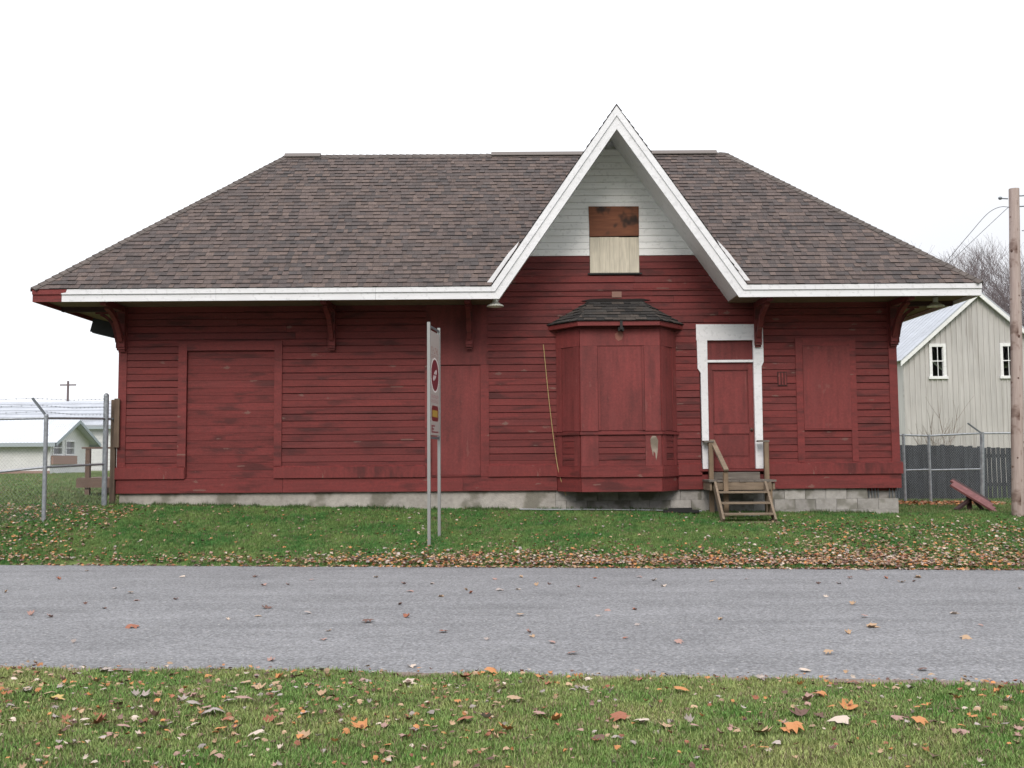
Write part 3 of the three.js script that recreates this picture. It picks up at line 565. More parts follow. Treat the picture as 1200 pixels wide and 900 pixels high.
// ---------------------------------------------------------------- sign seen nearly edge on
{
  const A = [-1.285, 3.5], B = [-1.175, 2.72];
  const s = thing('information_sign', 'tall two-post sign board seen almost edge on, in front of the depot', 'sign');
  const L = Math.hypot(B[0] - A[0], B[1] - A[1]), dx = (B[0] - A[0]) / L, dz = (B[1] - A[1]) / L;
  const m = new THREE.Matrix4().makeBasis(V(dx, 0, dz), V(0, 1, 0), V(-dz, 0, dx)).setPosition(A[0], 0, A[1]);
  part('post', box(-.02, .02, ground(...A) - .1, 3.80, -.024, .024).applyMatrix4(m), M.signPost, s); part('post', box(L - .02, L + .02, ground(...B) - .1, 3.80, -.024, .024).applyMatrix4(m), M.signPost, s);
  const cv = document.createElement('canvas'); cv.width = 256; cv.height = 640; const x = cv.getContext('2d');
  x.fillStyle = '#a9a19d'; x.fillRect(0, 0, 256, 640);
  const bars = (y, h, n, col) => { x.fillStyle = col; const w = 200 / n; for (let i = 0; i < n; i++) { x.fillRect(30 + i * w, y, w * .25, h); x.fillRect(30 + i * w, y + (i % 3) * h * .4, w * .7, h * .2); } };
  bars(96, 40, 6, '#8d6660'); bars(142, 30, 7, '#8d6660');
  x.fillStyle = '#e4dedb'; x.beginPath(); x.ellipse(128, 268, 112, 108, 0, 0, 7); x.fill();
  x.fillStyle = '#6d2530'; x.beginPath(); x.ellipse(128, 268, 102, 98, 0, 0, 7); x.fill();
  x.fillStyle = '#c2b4b4'; x.beginPath(); x.ellipse(128, 268, 62, 24, -.5, 0, 7); x.fill(); x.fillStyle = '#6d2530'; x.fillRect(80, 262, 96, 8);
  bars(392, 20, 8, '#96656a'); bars(420, 20, 7, '#96656a');
  x.fillStyle = '#6a2024'; x.beginPath(); x.roundRect(36, 458, 184, 96, 30); x.fill(); x.fillStyle = '#a88a3c'; x.fillRect(56, 486, 144, 42);
  x.fillStyle = '#7d4146'; x.fillRect(30, 578, 30, 46); x.fillRect(30, 578, 90, 10); x.fillRect(30, 598, 70, 9); x.fillRect(30, 616, 190, 9);
  const t = new THREE.CanvasTexture(cv); t.colorSpace = THREE.SRGBColorSpace;
  const bd = part('sign_board', box(.032, L - .032, 1.97, 3.68, -.012, .012).applyMatrix4(m), mat({ color: 0xaaa6a3, roughness: .5 }), s);
  const pf = new THREE.PlaneGeometry(L - .066, 1.705); pf.translate(L / 2, 2.825, .0165); pf.applyMatrix4(m); part('printed_face', pf, mat({ map: t, roughness: .45 }), bd);
  part('crossbar', beam(V(A[0] + dx * .03, 3.74, A[1] + dz * .03), V(B[0] - dx * .03, 3.74, B[1] - dz * .03), .03, .03), M.galvDark, s);
  part('crossbar', beam(V(A[0] + dx * .03, 1.93, A[1] + dz * .03), V(B[0] - dx * .03, 1.93, B[1] - dz * .03), .03, .04), M.galvDark, s);
}
// ---------------------------------------------------------------- chain link fences
function chainMesh(p0, p1, top0, top1, parent) { // diamond mesh between two posts
  const dx = p1[0] - p0[0], dz = p1[1] - p0[1], L = Math.hypot(dx, dz), b0 = ground(...p0) + .03, b1 = ground(...p1) + .03;
  const poly = [[0, b0], [L, b1], [L, top1], [0, top0]], out = [], P3 = ([s, y]) => V(p0[0] + dx * s / L, y, p0[1] + dz * s / L);
  for (const sg of [1, -1]) for (let c = -6; c < 12; c += .066) {
    let ts = []; for (let i = 0; i < 4; i++) { const a = poly[i], b = poly[(i + 1) % 4], fa = a[1] - sg * a[0] * 1.15 - c, fb = b[1] - sg * b[0] * 1.15 - c; if (fa * fb < 0) { const t = fa / (fa - fb); ts.push([lerp(a[0], b[0], t), lerp(a[1], b[1], t)]); } }
    if (ts.length === 2) out.push(cyl(P3(ts[0]).add(V(0, 0, sg * .002)), P3(ts[1]).add(V(0, 0, sg * .002)), .0012, .0012, 3));
  }
  const o = part('chain_mesh', out, M.meshWire, parent); o.userData.kind = 'stuff'; return o;
}
{ // left, running out toward the street with barbed wire
  const f = thing('chain_link_fence', 'galvanised chain-link fence topped with barbed wire at the left of the depot', 'fence');
  const P1 = [-7.74, .3], P2 = [-8.12, 2.0], P3 = [-10.7, 2.75], P0 = [-7.66, -.02];
  const T = [2.40, 2.35, 2.28], Mi = [1.53, 1.49, 1.22], pts = [P1, P2, P3];
  pts.forEach((p, i) => { const g = ground(...p); const o = part('post', cyl(V(p[0], g - .1, p[1]), V(p[0], i === 0 ? 2.84 : T[i] + .04, p[1]), i === 0 ? .05 : .036, undefined, 12), M.galv, f); part('post_cap', new THREE.SphereGeometry(i === 0 ? .054 : .04, 10, 6).translate(p[0], i === 0 ? 2.84 : T[i] + .04, p[1]), M.galv, o); });
  for (let i = 0; i < 2; i++) {
    const a = pts[i], b = pts[i + 1];
    part('top_rail', cyl(V(a[0], T[i], a[1]), V(b[0], T[i + 1], b[1]), .022), M.galv, f); part('mid_rail', cyl(V(a[0], Mi[i], a[1]), V(b[0], Mi[i + 1], b[1]), .022), M.galv, f);
    chainMesh(a, b, T[i], T[i + 1], f);
  }
  part('top_rail', cyl(V(P1[0], T[0], P1[1]), V(P0[0], T[0], P0[1]), .022), M.galv, f);
  const arms = [[P2, 2.39, V(-8.36, 2.70, 2.02)], [P3, 2.32, V(-10.95, 2.62, 2.75)]];
  for (const [p, y, e] of arms) part('barb_arm', beam(V(p[0], y, p[1]), e, .05, .035), M.galvDark, f);
  const at = (k, i) => i === 0 ? V(P1[0], lerp(2.46, 2.78, k), P1[1]) : V(lerp(arms[i - 1][0][0], arms[i - 1][2].x, k * .8 + .2), lerp(arms[i - 1][1], arms[i - 1][2].y, k * .8 + .2), arms[i - 1][0][1]);
  for (const k of [0.05, .5, 1]) for (let i = 0; i < 2; i++) {
    const a = at(k, i), b = at(k, i + 1), mid = a.clone().lerp(b, .5).add(V(0, -.03, 0)); const g = [cyl(a, mid, .003, .003, 4), cyl(mid, b, .003, .003, 4)];
    for (let t = .04; t < 1; t += .06) { const q = a.clone().lerp(b, t).add(V(0, -.03 * (1 - Math.abs(2 * t - 1)), 0)); g.push(cyl(q.clone().add(V(-.012, -.016, 0)), q.clone().add(V(.012, .016, 0)), .002, .002, 3), cyl(q.clone().add(V(.012, -.016, 0)), q.clone().add(V(-.012, .016, 0)), .002, .002, 3)); }
    part('barbed_wire', g, M.galvDark, f);
  }
}
{ // post of weathered wood that carries the fence at the depot corner
  const g = ground(-7.72, .07); solo('wooden_post', mergeGeometries([box(-7.735, -7.645, g - .05, 2.78, -.02, .07), box(-7.66, -7.56, 1.85, 2.80, .075, .11)]), M.cornerPost, 'weathered wooden post fixed to the left corner of the depot', 'post');
}
{ // right
  const f = thing('chain_link_fence', 'chain-link fence in front of the dark wooden fence at the right', 'fence');
  const P = [[9.0, -5], [9.63, -5], [10.25, -5], [11.5, -5], [13.4, -4.6]], T = [2.07, 2.07, 2.05, 2.10, 2.09];
  P.forEach((p, i) => { const g = ground(...p); part('post', cyl(V(p[0], g - .1, p[1]), V(p[0] + (i === 3 ? .06 : 0), T[i] + .03, p[1]), i === 3 ? .05 : .032, undefined, 10), M.galv, f); });
  for (let i = 0; i < 4; i++) { part('top_rail', cyl(V(P[i][0], T[i], P[i][1]), V(P[i + 1][0], T[i + 1], P[i + 1][1]), .022), M.galv, f); if (i < 3) part('mid_rail', cyl(V(P[i][0], 1.215, P[i][1]), V(P[i + 1][0], 1.23, P[i + 1][1]), .02), M.galv, f); chainMesh(P[i], P[i + 1], T[i], T[i + 1], f); }
  part('barb_arm', beam(V(11.55, 2.10, -5), V(11.22, 2.35, -5), .04, .03), M.galvDark, f);
}
{ // dark picket fence
  const f = thing('picket_fence', 'tall dark grey wooden board fence before the cream barn', 'fence');
  const z = -7, pr = rng(61);
  for (const y of [.75, 1.5]) part('rail', box(8.2, 17.2, y, y + .09, z - .06, z - .022), M.darkFenceB, f);
  for (let x = 8.2, k = 0; x < 17.2; x += .122, k++) {
    const gap = (x > 12.35 && x < 13.1 && k % 2 === 0) ? .012 : .0; const y1 = 1.80 + .05 * Math.sin(x * 1.3) + lerp(-.02, .02, pr());
    const g = box(x + gap, x + .116 - gap, ground(x, z) - .02 - (x > 11 ? .1 : 0), y1, z - .02, z + lerp(-.004, .004, pr())); part('picket', g, k % 3 ? M.darkFence : M.darkFenceB, f);
  }
  for (let x = 8.4; x < 17; x += 2.4) part('fence_post', box(x, x + .1, .2, 1.75, z - .165, z - .065), M.darkFenceB, f);
}
// ---------------------------------------------------------------- broken picnic table
{
  const t = thing('broken_table', 'collapsed reddish picnic bench tipped over on the grass by the utility pole', 'picnic bench');
  const U = V(9.36, 1.0, -1.75), Lw = V(10.02, ground(10.0, -1.2) + .045, -1.15), d = Lw.clone().sub(U).normalize(), side = V(.38, .34, -.86).normalize(), up = side.clone().cross(d).normalize(); if (up.y < 0) up.negate();
  for (let k = 0; k < 4; k++) { const off = side.clone().multiplyScalar(k * .125 - .14), e = k === 0 ? 0 : k * .05; part('plank', beam(U.clone().add(off).addScaledVector(d, .03 * (k % 2)), Lw.clone().add(off).addScaledVector(d, -e), .115, .04, up), k === 3 ? M.tableDark : M.tableWood, t); }
  part('leg', beam(V(9.20, ground(9.2, -1.2) + .03, -1.22), V(9.80, .73, -1.62), .09, .05), M.tableDark, t);
  part('leg', beam(V(9.62, ground(9.6, -1.5) + .0, -1.5), V(9.66, .80, -1.62), .09, .05, V(0, 0, 1)), M.tableDark, t);
  part('leg', beam(V(9.98, ground(9.9, -1.5) + .02, -1.68), V(9.62, .84, -1.70), .09, .05), M.tableDark, t);
}
// ---------------------------------------------------------------- utility pole and wires
{
  const z = .3, b = V(9.735, ground(9.73, z) - .2, z), tp = V(9.93, 6.77, z);
  const p = thing('utility_pole', 'pale bare timber utility pole at the right edge', 'pole');
  const g = new THREE.CylinderGeometry(.095, .118, 1, 20, 24); { const a = g.attributes.position, uv = g.attributes.uv, q = rng(70); for (let i = 0; i < a.count; i++) { const y = a.getY(i), th = Math.atan2(a.getZ(i), a.getX(i)); const k = 1 + .03 * Math.sin(3 * th + y * 9) + .02 * Math.sin(7 * y * 5 + th); a.setX(i, a.getX(i) * k); a.setZ(i, a.getZ(i) * k); uv.setXY(i, uv.getX(i) * .7, uv.getY(i) * 6.5); } }
  const L = tp.distanceTo(b); g.scale(1, L, 1); g.translate(0, L / 2, 0); g.computeVertexNormals(); g.applyQuaternion(new THREE.Quaternion().setFromUnitVectors(V(0, 1, 0), tp.clone().sub(b).normalize())); g.translate(b.x, b.y, b.z);
  part('shaft', g, M.pole, p);
  const kr = rng(72); for (let i = 0; i < 9; i++) { const y = lerp(.8, 6.3, Math.pow(kr(), .8)), t = (y - b.y) / (tp.y - b.y), c = b.clone().lerp(tp, t), a = lerp(.2, 2.9, kr()), r = lerp(.116, .093, t); const k = new THREE.SphereGeometry(lerp(.012, .03, kr()), 8, 6); k.scale(1, 1.25, .35); k.rotateY(Math.PI / 2 - a); k.translate(c.x + Math.cos(a) * r, y, c.z + Math.sin(a) * r); part('knot', k, M.rust, p); }
  for (const [x, y, s] of [[9.80, 6.575, -1], [10.03, 6.63, 1], [10.02, 6.42, 1]]) { const o = part('insulator_bolt', cyl(V(x, y, z), V(x + s * .17, y + .01, z), .012, .012, 6), M.galvDark, p); part('insulator', new THREE.SphereGeometry(.032, 8, 6).scale(1.3, 1, 1).translate(x + s * .15, y + .012, z), M.galvDark, o); }
  const W = (pts, r = .008) => new THREE.TubeGeometry(new THREE.CatmullRomCurve3(pts), 30, r, 5);
  solo('overhead_wire', W([V(9.84, 6.40, .3), V(9.68, 6.42, .3), V(9.45, 6.33, .3), V(9.0, 5.86, .3), V(8.6, 5.40, .29), V(8.33, 5.22, .66)], .006), M.wire, 'service wire drooping from the pole to the right roof hip', 'wire');
  solo('overhead_wire', W([V(9.82, 6.42, .28), V(11.2, 5.6, -10), V(12.6, 5.3, -21.8)], .005), M.wire, 'fainter wire running from the pole back toward the barn', 'wire');
  solo('overhead_wire', W([V(10.19, 6.64, .3), V(13, 6.35, 1.0), V(18, 6.5, 2.2)]), M.wire, 'upper wire leaving the pole to the right', 'wire');
  solo('overhead_wire', W([V(10.02, 5.93, .35), V(13, 5.75, 1.0), V(18, 5.9, 2.2)]), M.wire, 'lower wire leaving the pole to the right', 'wire');
}
// ---------------------------------------------------------------- barn
{
  const bz = -22, xa = 19.4, ya = 8.3, hw = 3.24, ey = 5.46, gy = .2, len = 10;
  const b = thing('barn', 'cream board-and-batten barn with grey metal roof behind the fences', 'barn');
  const wins = [[17.35, 18.04], [20.28, 20.97]], wy = [4.69, 6.15];
  const gable = [[xa - hw + .12, gy], [xa + hw - .12, gy], [xa + hw - .12, ey], [xa, ya - .1], [xa - hw + .12, ey]];
  const hole = (x0, x1, y0, y1) => new THREE.Path([[x0, y0], [x0, y1], [x1, y1], [x1, y0]].map((p) => new THREE.Vector2(...p)));
  const fs = new THREE.Shape(gable.map((p) => new THREE.Vector2(...p))); for (const [p, q] of wins) fs.holes.push(hole(p + .1, q - .1, wy[0] + .12, wy[1] - .12));
  const fg = new THREE.ExtrudeGeometry(fs, { depth: .12, bevelEnabled: false }); fg.translate(0, 0, bz - .12);
  const w = part('wall', [fg, prism(gable, bz - len, bz - len + .12), box(xa - hw + .12, xa - hw + .24, gy, ey, bz - len + .121, bz - .121), box(xa + hw - .24, xa + hw - .12, gy, ey, bz - len + .121, bz - .121), box(xa - hw + .24, xa + hw - .24, 4.0, 4.1, bz - len + .121, bz - .121)], M.barnWall, b);
  for (let x = xa - hw + .14; x < xa + hw - .12; x += .222) {
    const top = ya - .12 - (Math.abs(x + .02 - xa)) * (ya - ey) / hw - .06;
    const inW = wins.some(([p, q]) => x + .045 > p && x < q);
    if (inW) { part('batten', box(x, x + .045, gy, wy[0], bz, bz + .03), M.barnWall, w); if (top > wy[1] + .05) part('batten', box(x, x + .045, wy[1], top, bz, bz + .03), M.barnWall, w); }
    else part('batten', box(x, x + .045, gy, top, bz, bz + .03), M.barnWall, w);
  }
  for (const [p, q] of wins) {
    const win = part('window', [box(p + .1, p + .13, wy[0] + .12, wy[1] - .12, bz - .08, bz + .02), box(q - .13, q - .1, wy[0] + .12, wy[1] - .12, bz - .08, bz + .02)], M.barnTrim, b);
    part('pane', new THREE.PlaneGeometry(q - p - .26, .6).translate((p + q) / 2, wy[0] + .42, bz - .02), M.glass, win); part('pane', new THREE.PlaneGeometry(q - p - .26, .6).translate((p + q) / 2, wy[1] - .42, bz - .01), M.glass, win);
    part('casing', [box(p, p + .11, wy[0], wy[1], bz, bz + .06), box(q - .11, q, wy[0], wy[1], bz, bz + .06), box(p + .111, q - .111, wy[1] - .13, wy[1], bz, bz + .058)], M.barnTrim, win);
    part('meeting_rail', box(p + .111, q - .111, (wy[0] + wy[1]) / 2 - .01, (wy[0] + wy[1]) / 2 + .03, bz + .02, bz + .05), M.barnTrim, win);
    part('muntin', box((p + q) / 2 - .012, (p + q) / 2 + .012, wy[0] + .12, wy[1] - .131, bz + .02, bz + .048), M.barnTrim, win);
    part('sill', box(p - .05, q + .05, wy[0] - .001, wy[0] + .11, bz, bz + .1), M.barnTrim, win);
  }
  for (const s of [-1, 1]) {
    const e = V(xa + s * (hw + .05), ey - .04, 0), r = V(xa, ya, 0), d = e.clone().sub(r).normalize(), L = r.distanceTo(e);
    const X = (t, h) => [xa + (d.x) * t + (-s * d.y) * h * s * s, ya + d.y * t + Math.abs(d.x) * h];
    const pts = [X(0, 0), X(L, 0), X(L, .05), [xa, ya + .065]].map(([a, c]) => [a, c]);
    const rf = part('roof', prism(pts, bz - len - .2, bz + .25), M.metalRoof, b);
    for (let z = bz - len; z < bz + .2; z += .6) part('roof_seam', beam(V(xa + d.x * .02, ya + .06 + d.y * .02, z), V(e.x - .03 * s, e.y + .075, z), .03, .04), M.metalRoof, rf);
    part('barge_board', prism([[xa, ya - .005], [e.x, e.y - .005], [e.x, e.y - .19], [xa, ya - .2]], bz + .17, bz + .245), M.barnTrim, b);
  }
}
// ---------------------------------------------------------------- bare trees and shrub
function branches(base, dir, len, rad, depth, f, out, spread, sides = 5) {
  let p = base.clone(), d = dir.clone(); const n = 3, seg = len / n; let r = rad;
  for (let i = 0; i < n; i++) {
    const nd = d.clone().add(V(lerp(-1, 1, f()), lerp(-.4, .8, f()), lerp(-1, 1, f())).multiplyScalar(.16)).normalize(), q = p.clone().addScaledVector(nd, seg), r2 = r * .84;
    out.push(cyl(p, q, r, r2, depth > 2 ? 7 : depth > 0 ? 4 : 3)); p = q; d = nd; r = r2;
    if (depth > 0) { const kids = i === n - 1 ? 2 : f() < .8 ? 1 : 2; for (let k = 0; k < kids; k++) { const a = f() * 6.283, s = V(Math.cos(a), lerp(.1, .5, f()), Math.sin(a)); const cd = d.clone().multiplyScalar(1 - spread * .5).addScaledVector(s, spread).normalize(); branches(p.clone(), cd, len * lerp(.62, .85, f()), Math.max(r * .72, .007), depth - 1, f, out, spread, sides); } }
  }
}
function bareTree(x, z, h, seed, label, depth = 5) {
  const t = thing('bare_tree', label, 'tree', 'leafless trees behind the barn'), f = rng(seed), g = ground(x, z);
  const tr = [], cr = []; let p = V(x, g - .2, z), r = h * .017;
  for (let i = 0; i < 4; i++) { const q = p.clone().add(V(lerp(-.2, .2, f()), h * .09, lerp(-.2, .2, f()))); tr.push(cyl(p, q, r, r * .9, 9)); p = q; r *= .9; if (i > 0) for (let k = 0; k < 2; k++) { const a = f() * 6.28; branches(p.clone(), V(Math.cos(a) * .6, 1, Math.sin(a) * .6).normalize(), h * .2, r * .6, depth - 1, f, cr, .55); } }
  branches(p, V(0, 1, 0), h * .24, r * .85, depth, f, cr, .5);
  part('trunk', tr, M.bark, t); part('crown', cr, M.twig, t);
}
bareTree(25.6, -34, 11.6, 201, 'bare leafless tree just left of the utility pole behind the barn');
bareTree(29.2, -37, 12.6, 215, 'bare leafless tree behind the utility pole, beyond the barn roof');
bareTree(26.6, -40, 13.6, 223, 'tall bare tree whose twigs rise above the depot roof corner');
bareTree(33.2, -40, 13.5, 237, 'rightmost bare tree at the right edge behind the barn');
{
  const s = thing('bare_shrub', 'leafless shrub with thin stems in front of the barn wall', 'shrub'), f = rng(260), out = [];
  for (let i = 0; i < 5; i++) { const a = f() * 6.28, x = 13.0 + Math.cos(a) * .25, z = -11 + Math.sin(a) * .25; branches(V(x, ground(x, z) - .05, z), V(Math.cos(a) * .32, 1, Math.sin(a) * .3).normalize(), lerp(.9, 1.35, f()), .012, 2, f, out, .38); }
  part('stems', out, M.shrub, s);
}
// ---------------------------------------------------------------- houses beyond the left lawn
{
  const h = thing('low_house', 'low white house with pale roof and small gable end beyond the left fence', 'house');
  const gx = -23.3, z0 = -32.2, z1 = -37, zr = -34.6, gy = .7, ey = 2.72, ry = 3.78, x0 = -42;
  const hs = new THREE.Shape([[z0, gy], [z0, ey], [zr, ry - .12], [z1, ey], [z1, gy]].map(([z, y]) => new THREE.Vector2(-z, y)));
  for (const [za, zb] of [[-33.5, -32.5], [-35, -34]]) hs.holes.push(new THREE.Path([[-za, 1.95], [-za, 2.6], [-zb, 2.6], [-zb, 1.95]].map((p) => new THREE.Vector2(...p))));
  const hg = new THREE.ExtrudeGeometry(hs, { depth: .12, bevelEnabled: false }); hg.rotateY(Math.PI / 2); hg.translate(gx - .12, 0, 0);
  part('wall', [hg, sideExtrude([[z0, gy], [z0, ey], [zr, ry - .12], [z1, ey], [z1, gy]], x0, x0 + .12), box(x0 + .121, gx - .121, gy, ey, z0 - .12, z0), box(x0 + .121, gx - .121, gy, ey, z1, z1 + .12), box(gx - 4, gx - 3.9, gy, ey + .3, z1 + .121, z0 - .121)], M.houseWall, h);
  for (const [za, s] of [[z0, 1], [z1, -1]]) {
    const sl2 = (ry - ey) / Math.abs(zr - za), ze = za + s * .45, ye = ey - .45 * sl2;
    const a = [[x0 - .4, ye, ze], [gx + .5, ye, ze], [gx + .5, ry, zr], [x0 - .4, ry, zr]].map((p) => V(...p)), lo = a.map((p) => p.clone().add(V(0, -.07, 0)));
    const rf = part('roof', quadGeo([s > 0 ? a : [...a].reverse(), s > 0 ? [...lo].reverse() : lo, [lo[1], a[1], a[2], lo[2]]]), M.houseRoof, h);
    part('eave_board', box(x0 - .4, gx + .5, ye - .2, ye - .002, Math.min(ze, ze - s * .04), Math.max(ze, ze - s * .04)), M.houseTrim, rf);
    part('barge_board', sideExtrude([[zr, ry - .01], [ze, ye - .01], [ze, ye - .2], [zr, ry - .2]], gx + .44, gx + .505), M.houseTrim, rf);
  }
  for (const [za, zb] of [[-33.5, -32.5], [-35, -34]]) { const w = part('window', box(gx - .03, gx + .02, 2.25, 2.29, za, zb), M.white, h); part('pane', new THREE.PlaneGeometry(1, .65).rotateY(Math.PI / 2).translate(gx - .05, 2.275, (za + zb) / 2), M.glass, w); part('window_frame', [box(gx, gx + .05, 1.95, 2.6, za - .07, za), box(gx, gx + .05, 1.95, 2.6, zb, zb + .07), box(gx, gx + .05, 2.6, 2.68, za - .07, zb + .07), box(gx, gx + .05, 1.88, 1.95, za - .07, zb + .07)], M.white, w); }
  part('planter_panel', box(gx + .001, gx + .12, 1.42, 1.86, -35.2, -32.3), M.houseBrown, h);
  part('base_board', box(x0, gx, gy, 1.1, z0, z0 + .04), M.houseBrown, h);
}
{
  const h = thing('long_building', 'long white building with broad pale metal roof behind the low house', 'building');
  const x0 = -80, x1 = -20, z0 = -45, zr = -55, z1 = -65, ey = 3.92, ry = 5.95, gy = .6;
  part('wall', box(x0, x1, gy, ey, z1, z0), M.houseWall, h);
  for (const [za, s] of [[z0 + .5, 1], [z1 - .5, -1]]) { const a = [[x0 - .4, ey - .08, za], [x1 + .4, ey - .08, za], [x1 + .4, ry, zr], [x0 - .4, ry, zr]].map((p) => V(...p)), lo = a.map((p) => p.clone().add(V(0, -.1, 0))); const rf = part('roof', quadGeo([s > 0 ? a : [...a].reverse(), s > 0 ? [...lo].reverse() : lo, s > 0 ? [lo[0], lo[1], a[1], a[0]] : [lo[1], lo[0], a[0], a[1]], [lo[1], lo[2], a[2], a[1]]]), M.metalRoof, h);
    for (let k = 1; k < 7; k++) part('roof_seam', beam(a[0].clone().lerp(a[3], k / 7).add(V(0, .02, 0)), a[1].clone().lerp(a[2], k / 7).add(V(0, .02, 0)), .05, .04), M.metalRoof, rf);
    part('eave_board', box(x0 - .4, x1 + .4, ey - .34, ey - .185, Math.min(za, za - s * .05), Math.max(za, za - s * .05)), M.houseTrim, rf); }
  for (let k = 0; k < 14; k++) part('siding_board', box(x0, x1, gy + .2 + k * .22, gy + .2 + k * .22 + .205, z0, z0 + .025), M.houseWall, h);
}
{
  const p = thing('distant_pole', 'far-off utility pole with a crossarm above the pale roofs', 'pole'); part('shaft', cyl(V(-38.75, .5, -70), V(-38.75, 8.6, -70), .13, .1, 8), M.bark, p); part('crossarm', beam(V(-39.45, 8.25, -70), V(-38.05, 8.25, -70), .12, .12), M.bark, p);
}
{ // deck and rail behind the left end of the depot
  const d = thing('wooden_deck', 'small brown wooden deck with railing beyond the left corner of the depot', 'deck');
  for (let k = 0; k < 9; k++) part('deck_plank', box(-9.95, -7.63, 1.17, 1.205, -4.95 + k * .14, -4.95 + k * .14 + .134), M.deckWood, d);
  part('rim_board', box(-9.95, -7.63, .98, 1.168, -3.70, -3.66), M.deckWood, d);
  for (const x of [-9.72, -8.8, -7.9]) { part('post', box(x - .05, x + .05, ground(x, -3.75) - .1, 1.87, -3.80, -3.705), M.deckWood, d); part('post', box(x - .05, x + .05, ground(x, -4.9) - .1, 1.168, -4.9, -4.8), M.deckWood, d); }
  part('top_rail', box(-9.85, -7.66, 1.872, 1.91, -3.83, -3.68), M.deckWood, d);
}
// ---------------------------------------------------------------- added unseen evergreen belt behind the viewpoint, which keeps low sky light off the wall
{
  const f = rng(1501), P = [], C = [], N = V(0, 0, 0);
  const tri = (a, b, c, k) => { for (const p of [a, b, c]) { P.push(p.x, p.y, p.z); C.push(.034 * k, .05 * k, .028 * k); } };
  for (let i = 0; i < 44; i++) {
    const row = i % 2, x = -75 + i * 3.5 + lerp(-1, 1, f()), z = (row ? 43 : 48) + lerp(-1.2, 1.2, f()) - Math.abs(x) * .16, h = lerp(16.5, 20, f()), R0 = lerp(3.8, 4.6, f()), g = ground(x, z);
    const t = cyl(V(x, g - .2, z), V(x, g + h * .95, z), .22, .03, 7).toNonIndexed(), tp = t.attributes.position; for (let k = 0; k < tp.count; k++) { P.push(tp.getX(k), tp.getY(k), tp.getZ(k)); C.push(.05, .04, .033); }
    for (let k = 0; k < 1100; k++) {
      const u = 1 - Math.sqrt(f()), y = g + .5 + u * (h - .5), a = f() * 6.283, rm = R0 * (1 - u) + .12, r0 = rm * lerp(.25, .8, f()), L = Math.min(rm - r0 + .25, 1.1), w = lerp(.25, .6, f());
      const ca = Math.cos(a), sa = Math.sin(a), b = V(x + ca * r0, y, z + sa * r0), e = V(x + ca * (r0 + L), y - L * lerp(.15, .5, f()), z + sa * (r0 + L)), s = V(-sa * w, lerp(-.1, .1, f()), ca * w), k2 = lerp(.7, 1.3, f()), m = b.clone().lerp(e, .55);
      tri(b, m.clone().add(s), e, k2); tri(b, e, m.clone().sub(s), k2);
    }
  }
  const g = new THREE.BufferGeometry(); g.setAttribute('position', new THREE.Float32BufferAttribute(P, 3)); g.setAttribute('color', new THREE.Float32BufferAttribute(C, 3)); g.computeVertexNormals();
  const o = part('added_evergreen_belt', g, new THREE.MeshStandardMaterial({ vertexColors: true, roughness: .9, side: THREE.DoubleSide }), scene);
  o.userData = { kind: 'stuff', label: 'added unseen belt of dark evergreens blocking low sky light from the depot wall', category: 'trees' };
}
// ---------------------------------------------------------------- grass
function bladeTuft(seed, n, h, w, spread) {
  const f = rng(seed), P = [], N = [];
  for (let i = 0; i < n; i++) {
    const a = f() * 6.283, r = spread * Math.sqrt(f()), x = Math.cos(a) * r, z = Math.sin(a) * r, t = f() * 6.283, lean = lerp(.15, 1.0, f()), H = h * lerp(.5, 1.2, f()), W = w * lerp(.7, 1.3, f());
    const sx = Math.cos(t) * W / 2, sz = Math.sin(t) * W / 2, lx = -Math.sin(t) * lean * H * .6, lz = Math.cos(t) * lean * H * .6;
    const A = V(x - sx, -.01, z - sz), B = V(x + sx, -.01, z + sz), C = V(x + sx * .8 + lx * .4, H * .6, z + sz * .8 + lz * .4), Dd = V(x - sx * .8 + lx * .4, H * .6, z - sz * .8 + lz * .4), E2 = V(x + lx, H * lerp(.8, 1, 1 - lean * .4), z + lz);
    for (const p of [A, B, C, A, C, Dd, Dd, C, E2]) P.push(p.x, p.y, p.z);
  }
  const g = new THREE.BufferGeometry(); g.setAttribute('position', new THREE.Float32BufferAttribute(P, 3)); g.computeVertexNormals(); return g;
}
const grassMat = new THREE.MeshStandardMaterial({ color: 0xffffff, roughness: .85, side: THREE.DoubleSide });
const patch = fbm(24, 24, 4, 991);
function grassField(name, count, area, h, w, n, spread, seed, colf, accept) {
  const f = rng(seed), o = new THREE.InstancedMesh(bladeTuft(seed, n, h, w, spread), grassMat, count), m = new THREE.Matrix4(), q = new THREE.Quaternion(), s = V(1, 1, 1), c = new THREE.Color(); let k = 0;
  for (let tries = 0; k < count && tries < count * 6; tries++) {
    const x = lerp(area[0], area[1], f()), z = lerp(area[2], area[3], f()); if (!accept(x, z, f)) continue;
    q.setFromAxisAngle(V(0, 1, 0), f() * 6.283); const e = lerp(.7, 1.3, f()); s.set(e, e * lerp(.7, 1.3, f()), e); m.compose(V(x, ground(x, z), z), q, s); o.setMatrixAt(k, m);
    const col = colf(x, z, f); c.setRGB(...col); o.setColorAt(k, c); k++;
  }
  o.count = k; o.name = name; o.userData = { kind: 'stuff', label: name.replace(/_/g, ' ') + ' growing on the ground', category: 'grass' }; o.castShadow = o.receiveShadow = true; scene.add(o);
}
const clump = fbm(96, 96, 3, 997);
const gcol = (a, b, dry) => (x, z, f) => { const p = patch(x * .06 + .5, z * .06 + .5) * .6 + clump(x * .045, z * .045) * .4, t = clamp((p - .5) * 2.6 + .5 + (f() - .5) * .5, 0, 1), k = .75 + .5 * f(); if (f() < dry) return sc3([.21, .17, .10], k); return sc3(mix3(a, b, t), k); };
